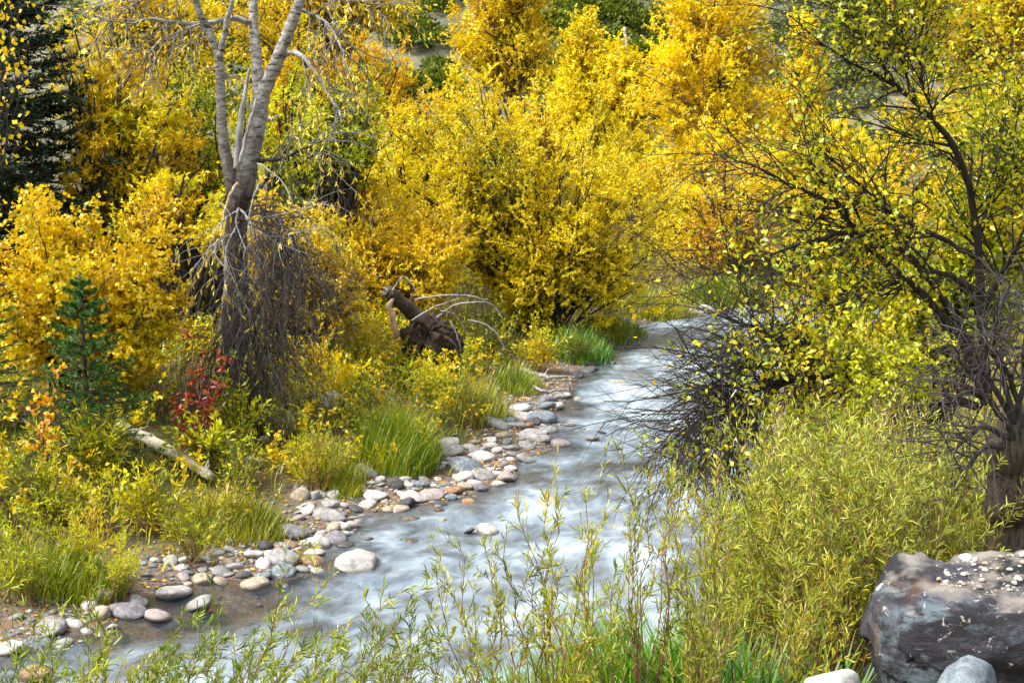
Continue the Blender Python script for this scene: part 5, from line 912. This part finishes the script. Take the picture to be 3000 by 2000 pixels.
b = gp(125, 1430); leafy('orange_sapling', 'slender sapling with round orange leaves left of the young spruce', b, [at(x, y, b[1] + dy) for x, y, dy in ((100, 1030, .1), (130, 1060, 0), (175, 1060, .1), (150, 1130, 0), (110, 1160, -.1), (170, 1160, 0), (110, 1240, -.1), (130, 1270, 0))], 502, 'leaf_orange', 190, 0.062, 0.85, 'bark_brown')

# ------------------------------------------------------------------ grass
def blades(mb, rng, base, height, width, lean=0.35, tint=None, wind=(0.15, 0, 0), seg=3):
    n = len(base); a = rng.random(n) * 6.28; d = np.stack([np.cos(a), np.sin(a), np.zeros(n)], -1); side = np.stack([-d[:, 1], d[:, 0], np.zeros(n)], -1); hgt = height * (0.6 + 0.6 * rng.random(n)); le = lean * (0.3 + rng.random(n)); w = width * (0.7 + .6 * rng.random(n)); t = np.array([0, 0.35, 0.7, 1.0]) if seg == 3 else np.array([0, 0.5, 1.0]); prof = np.array([0.8, 1.0, 0.7, 0.05]) if seg == 3 else np.array([0.8, 0.95, 0.05]); kk = 2 * (seg + 1)
    c = base[:, None] + hgt[:, None, None] * (t[None, :, None] * np.array([0, 0, 1.0]) * (1 - 0.25 * le[:, None, None] * t[None, :, None]) + (t ** 1.8)[None, :, None] * (d * le[:, None] + np.asarray(wind))[:, None])
    s = side[:, None] * (w[:, None] * prof[None])[:, :, None] / 2; V = np.stack([c - s, c + s], 2).reshape(n, kk, 3); b = (np.arange(n) * kk)[:, None]; f = np.concatenate([b + np.array([2 * k, 2 * k + 1, 2 * k + 3, 2 * k + 2])[None] for k in range(seg)])
    mb.add(V.reshape(-1, 3), [f], np.repeat(np.clip(rng.random(n) if tint is None else tint, 0, 1), kk))
def tussock(label, px, py, rx, ry, n, h, w, m, seed, lean=0.55, wind=(0.1, 0, 0), name='grass_tussock', Y=None):
    rng = np.random.default_rng(seed)
    q = np.array([(px + rx * r * math.cos(a), py + ry * r * math.sin(a)) for a, r in zip(rng.random(n) * 6.28, rng.random(n) ** 0.6)])
    if Y is None: c = gp(px, py); p = np.array([gz(x, y, c[2]) for x, y in q])
    else: p = np.array([at(x, py, Y + (y - py) / max(ry, 1) * 0.5) for x, y in q])
    p[:, 2] = terrain(p[:, 0], p[:, 1]); rim = np.hypot((q[:, 0] - px) / rx, (q[:, 1] - py) / ry); mb = MB(); blades(mb, rng, p, h * (1.15 - 0.65 * rim ** 2) * (0.55 + 0.6 * rng.random(n)), w, lean, 0.5 + 0.25 * fbm(p, 2.5, seed, 2) + .7 * (rng.random(n) - .5), wind); cen = p.mean(0); th = thing(name, label, 'grass', cen); mb.obj('blades', m, th); return th
tussock('bright lime green grass stand on the left bank above the shingle', 1165, 1335, 125, 50, 2600, 0.62, 0.012, 'grass_lush', 601)
tussock('dry yellow-green grass left of the lime green stand', 960, 1390, 120, 40, 1500, 0.40, 0.010, 'grass_blade', 602)
tussock('green grass tongue on the shingle above the near black stone', 1010, 1430, 60, 25, 700, 0.25, 0.010, 'grass_lush', 603)
tussock('tawny grass between the stump and the upper bar', 1390, 1215, 110, 35, 1500, 0.45, 0.011, 'grass_blade', 604)
tussock('deep green grass at the waterline under the birch bush', 1690, 1040, 110, 25, 1500, 0.5, 0.013, 'grass_fresh', 605)
tussock('golden grass above the dark upright stone on the left bank', 690, 1540, 160, 50, 2200, 0.32, 0.009, 'grass_blade', 606)
tussock('green grass under the herbs at the lower left bank', 180, 1720, 190, 50, 2200, 0.38, 0.010, 'grass_lush', 607)
tussock('green grass fringe on the bank right under the great bush', 1800, 985, 110, 22, 1300, 0.5, 0.014, 'grass_lush', 614)
tussock('golden grass on the bank behind the great bush', 1930, 925, 120, 14, 1200, 0.6, 0.018, 'grass_blade', 615)
tussock('pale grass tuft by the driftwood', 1520, 1130, 70, 25, 700, 0.36, 0.011, 'grass_lush', 608)
tussock('green grass on the far bank at the river bend', 2120, 885, 130, 12, 1500, 0.7, 0.022, 'grass_lush', 609)
tussock('thick bright green grass along the bottom right of centre', 1830, 2000, 300, 60, 2600, 0.78, 0.016, 'grass_fresh', 610, 0.6, (-0.05, 0, 0), Y=8.5)
tussock('bright green grass tuft below the short willow', 1480, 2000, 140, 60, 600, 0.6, 0.014, 'grass_fresh', 611, 0.6, (-0.05, 0, 0), Y=8.9)
tussock('broad dark green grass blades against the slate boulder', 2440, 1900, 110, 60, 240, 0.6, 0.024, 'grass_fresh', 612, 0.7, (0, 0, 0), Y=7.6)
tussock('bright grass in front of the thicket willows', 2180, 2000, 200, 60, 1300, 0.62, 0.016, 'grass_fresh', 613, 0.6, (0, 0, 0), Y=7.6)
def ground_cover():
    rng = np.random.default_rng(620)
    for nm, m, n, h, w, sd in (('grass', 'grass_blade', 20000, 0.24, 0.010, 1), ('grass', 'grass_lush', 12000, 0.28, 0.011, 2), ('weeds', 'leaf_willow_gold', 6000, 0.2, 0.02, 3)):
        p = np.column_stack([rng.uniform(-9, 9.5, n * 2), 6 + 30 * rng.random(n * 2) ** 1.1]); dl, dr, ins = shore_fast(p[:, 0], p[:, 1]); dens = n2(p[:, 0], p[:, 1], 0.9, 40 + sd, 2); left = dl < dr
        k = ~ins & (np.abs(p[:, 0]) < p[:, 1] * 0.42 + 1) & (np.where(left, (dl > 1.0 + 0.5 * dens) | ((dl > 0.25) & (rng.random(len(p)) < 0.10)), dr > 0.3)) & (dens > -0.35); p = p[k][:n]; q = np.column_stack([p, terrain(p[:, 0], p[:, 1])]); mb = MB(); blades(mb, rng, q, h, w, 0.7, seg=2); o = mb.obj(nm, m); o['kind'] = 'stuff'; o['label'] = f'{nm} covering the stream banks'; o['category'] = nm
    n = 24000; p = np.column_stack([rng.uniform(-8, 7, n), rng.uniform(9.5, 30, n)]); dl, dr, ins = shore_fast(p[:, 0], p[:, 1]); k = ~ins & (rng.random(n) < np.where(dl < 1.3, 0.9, 0.6)); p = p[k]; q = np.column_stack([p, terrain(p[:, 0], p[:, 1]) + 0.012]); mb = MB(); d = unit(np.column_stack([rng.normal(size=(len(q), 2)), rng.normal(0, .25, len(q))])); leaves(mb, rng, q, d, 0.055, 0.65, 'diamond', None, 1.5); o = mb.obj('leaf_litter', 'litter'); o['kind'] = 'stuff'; o['label'] = 'fallen orange leaves scattered over bank and shingle'; o['category'] = 'leaves'
    # dead grass heads leaning at the bottom
    for i, (x0, y0, x1, y1, lab) in enumerate(((1660, 1930, 1750, 1870, 'straw coloured grass head bowing right at the bottom middle'), (1395, 1930, 1450, 1830, 'straw coloured grass head left of the bowing one'), (1300, 1960, 1330, 1840, 'pale dry grass stalk at the bottom edge of the stream'))):
        b = ground_at((x0 - 60 - 1500) / F * 6.8, 6.8); th = thing('seeding_grass', lab, 'grass', b); P = path([b, at(x0, y0, 6.8), at(x1, y1, 6.8)], 16); mb = MB(); tubes(mb, P[None], np.linspace(.003, .0015, 16)[None], 5); sk_ = mb.obj('stalk', 'straw', th); hd = MB(); idx = np.zeros(160, int); r2 = np.random.default_rng(i); pos, tan = interp(P[None], idx, 0.72 + .28 * r2.random(160)); leaves(hd, r2, pos, unit(tan + .35 * r2.normal(size=pos.shape)), .025, .25, 'diamond', None); hd.obj('seed_head', 'straw', sk_, origin=th.location)
ground_cover()
def undergrowth():
    rng = np.random.default_rng(640)
    for m, n, L_, ls, lr, bk in (('leaf_olive', 1200, 0.42, 0.06, 0.3, 'twig_dark'), ('leaf_willow_gold', 1400, 0.5, 0.06, 0.16, 'twig_red'), ('leaf_birch', 700, 0.5, 0.06, 0.5, 'twig_dark')):
        p = np.column_stack([rng.uniform(-9, 7, n * 3), 11 + 17 * rng.random(n * 3)]); dl, dr, ins = shore_fast(p[:, 0], p[:, 1]); de = n2(p[:, 0], p[:, 1], 0.7, int(ls * 1000), 2); k = ~ins & (dl < dr) & (dl > 1.25 + 0.7 * de) & (np.abs(p[:, 0]) < p[:, 1] * 0.4 + 1) & (de > -0.3); p = p[k]
        zz = terrain(p[:, 0], p[:, 1]) + .2; dp = cp * p[:, 1] - sp * (zz - CAM_H); ux = 1500 + F * p[:, 0] / dp; uy = 1000 - F * (sp * p[:, 1] + cp * (zz - CAM_H)) / dp      # keep the log, sapling and red shrub clear
        bad = ((ux > 330) & (ux < 640) & (uy > 1250) & (uy < 1500)) | ((ux > 60) & (ux < 210) & (uy > 1050) & (uy < 1420)) | ((ux > 470) & (ux < 680) & (uy > 1020) & (uy < 1340)); p = p[~bad | (rng.random(len(p)) < .12)][:n]
        b = np.column_stack([p, terrain(p[:, 0], p[:, 1])]); T = b + np.column_stack([rng.normal(0, .16, (len(b), 2)), L_ * (0.4 + 0.8 * rng.random(len(b)))]); P = stems_to(rng, b, T, 6, 0.3, 0.6, 0.08); R_ = np.tile(np.linspace(.004, .001, 6), (len(P), 1)); P1, R1 = grow(rng, P, R_, 5, .2, 1, .18, .8, 4, (0, 0, .05), .15, .3, .5, .001)
        mb = MB(); tubes(mb, P[:, [0, 2, 5]], R_[:, [0, 2, 5]], 3); pos, d = leaf_spots(rng, P1, 6, .05, .8, .1); o = mb.obj('weed_stems', bk); o['kind'] = 'stuff'; o['label'] = 'thin weed stalks all over the left bank'; o['category'] = 'weeds'
        lf = MB(); leaves(lf, rng, pos, d, ls * 1.1, lr * 1.2, 'diamond', 0.5 + 0.35 * fbm(pos, 1.0, 3, 2) + .7 * (rng.random(len(pos)) - .5), .3); o = lf.obj('undergrowth', m); o['kind'] = 'stuff'; o['label'] = 'leafy undergrowth covering the left bank'; o['category'] = 'undergrowth'
undergrowth()

# ------------------------------------------------------------------ dead wood on the left bank
def dead_wood():
    rng = np.random.default_rng(700)
    # uprooted stump
    b = gp(1235, 1075); Y = b[1]; th = thing('uprooted_stump', 'uprooted tree stump with dark root mass and grey branches on the left bank', 'stump', b); k = Y / F
    v, f = stone_mesh(31, 5, 0.2); c = at(1255, 1000, Y); w = v * np.array([0.44, 0.40, 0.46]); w += unit(v) * (0.12 * fbm(v, 3.0, 3, 3) + 0.05 * fbm(v, 9.0, 5, 2))[:, None]; rb_ = MB().add(w + c, [f]).obj('root_ball', 'root_soil', th)
    tube_path([at(1250, 960, Y), at(1200, 905, Y - .15), at(1150, 862, Y - .35), at(1132, 850, Y - .4)], [.16, .12, .10, .09], 14, 12, rng, 0.012, .06).obj('trunk', 'bark_rough', th)
    for q_ in rng.normal(0, 1, (4, 2)): e_ = at(1134 + 9 * q_[0], 852 + 6 * q_[1], Y - .4); tube_path([e_ + np.array([.06, .0, -.06]), e_, e_ + np.array([-.04, -.02, .03 + .02 * q_[0]])], [.03, .022, .006], 5, 4).obj('splinter', 'bark_dead', th)
    tube_path([at(1152, 868, Y - .42), at(1143, 905, Y - .45), at(1155, 950, Y - .4), at(1160, 1000, Y - .3)], [.035, .055, .05, .03], 12, 8, rng, .012, .14).obj('split_wood', 'wood_bare', th)
    for x1, y1, x2, y2 in ((1180, 1010, 1150, 1060), (1210, 1040, 1190, 1085), (1300, 1040, 1340, 1080), (1320, 990, 1350, 1050), (1260, 1060, 1250, 1090), (1290, 950, 1340, 970), (1220, 940, 1195, 1000)): tube_path([at(1250, 985, Y - .2), at(x1, y1, Y - .42), at(x2, y2, Y - .45)], [.05, .03, .012], 10, 6, rng, .012, .1).obj('root', 'root_soil', rb_, origin=th.location)
    PP = []
    for pts in ([(1205, 940), (1260, 905), (1310, 885), (1345, 875)], [(1215, 878), (1290, 866), (1370, 866), (1430, 878)], [(1280, 930), (1330, 895), (1390, 885), (1440, 890), (1470, 930)], [(1370, 938), (1420, 948), (1460, 985), (1480, 1025)], [(1150, 850), (1180, 810), (1205, 830), (1220, 860)], [(1320, 940), (1340, 985), (1350, 1030)], [(1290, 910), (1330, 920), (1360, 960)]):
        q = [at(x, y, Y - .45) for x, y in pts]; P = path(q, 10, .006, rng); PP.append(P); mb = MB(); tubes(mb, P[None], np.linspace(.018, .006, 10)[None], 6); mb.obj('dead_branch', 'bark_dead', th)
    PP = np.array(PP); P1, R1 = grow(rng, PP, np.full((len(PP), 10), .008), 9, .1, 1, .35, .9, 6, (0, 0, -.12), .2, .3, .5, .0022); mb = MB(); tubes(mb, P1, R1, 3); RB = np.array([path([c + unit(q) * .3, c + unit(q) * .5 + [0, 0, -.1], c + unit(q) * .6 + [0, 0, -.3]], 6) for q in rng.normal(size=(140, 3)) * [1, .8, 1] + [0, -.5, 0]]); tubes(mb, RB, np.tile(np.linspace(.006, .002, 6), (140, 1)), 3); mb.obj('rootlets', 'twig_dark', rb_, origin=th.location)
    # logs and sticks
    def log(name, label, pts, w, m, dz=0.0, knots=4, cat='log'):
        q = [gp(x, y) + [0, 0, dz + ww / 2] for (x, y), ww in zip(pts, w)]; th = thing(name, label, cat, q[0]); st_ = tube_path(q, [x / 2 for x in w], 18, 9, rng, .006, .05).obj('stem', m, th)
        for _ in range(knots):
            i = rng.integers(0, len(q) - 1); p0 = q[i] * .4 + q[i + 1] * .6; d = unit(rng.normal(size=3) + [0, 0, .7]); tube_path([p0, p0 + d * .12, p0 + d * .2 + rng.normal(0, .03, 3)], [.018, .012, .005], 6, 5).obj('stub', m, st_, origin=th.location)
    log('fallen_log', 'pale grey fallen log lying down the left bank to the shingle', [(345, 1275), (420, 1310), (500, 1352), (560, 1385), (620, 1425)], (.16, .16, .15, .14, .11), 'bark_pale', .05)
    log('fallen_branch', 'dark dead stick lying on the stones beside the sage coloured herb', [(820, 1215), (880, 1190), (930, 1165), (990, 1145)], (.045, .04, .035, .02), 'bark_dark', .05, 2, 'branch')
    log('driftwood', 'bleached driftwood branch pointing into the stream', [(1530, 1100), (1570, 1112), (1610, 1120), (1655, 1116), (1685, 1118)], (.09, .08, .07, .05, .03), 'bark_dead', .05, 3, 'driftwood')
    log('driftwood', 'thin bleached stick over the dark purple stone at the water', [(1560, 1150), (1600, 1166), (1640, 1160), (1690, 1155)], (.05, .05, .04, .02), 'bark_dead', .08, 2, 'driftwood')
    log('fallen_branch', 'curled grey branch on the bare soil at the left edge', [(40, 1260), (60, 1235), (85, 1250), (100, 1258), (160, 1262)], (.05, .05, .05, .05, .03), 'bark_dead', .02, 1, 'branch')
    log('fallen_branch', 'dark leaning branch crossing below the yellow birch bush', [(330, 1150), (400, 1110), (470, 1075), (540, 1010)], (.09, .08, .06, .04), 'bark_dark', .35, 3, 'branch')
    log('fallen_branch', 'grey dead stick standing on the bank left of the stump', [(930, 1060), (960, 1025), (985, 1000)], (.05, .045, .03), 'bark_dead', .1, 2, 'branch')
dead_wood()
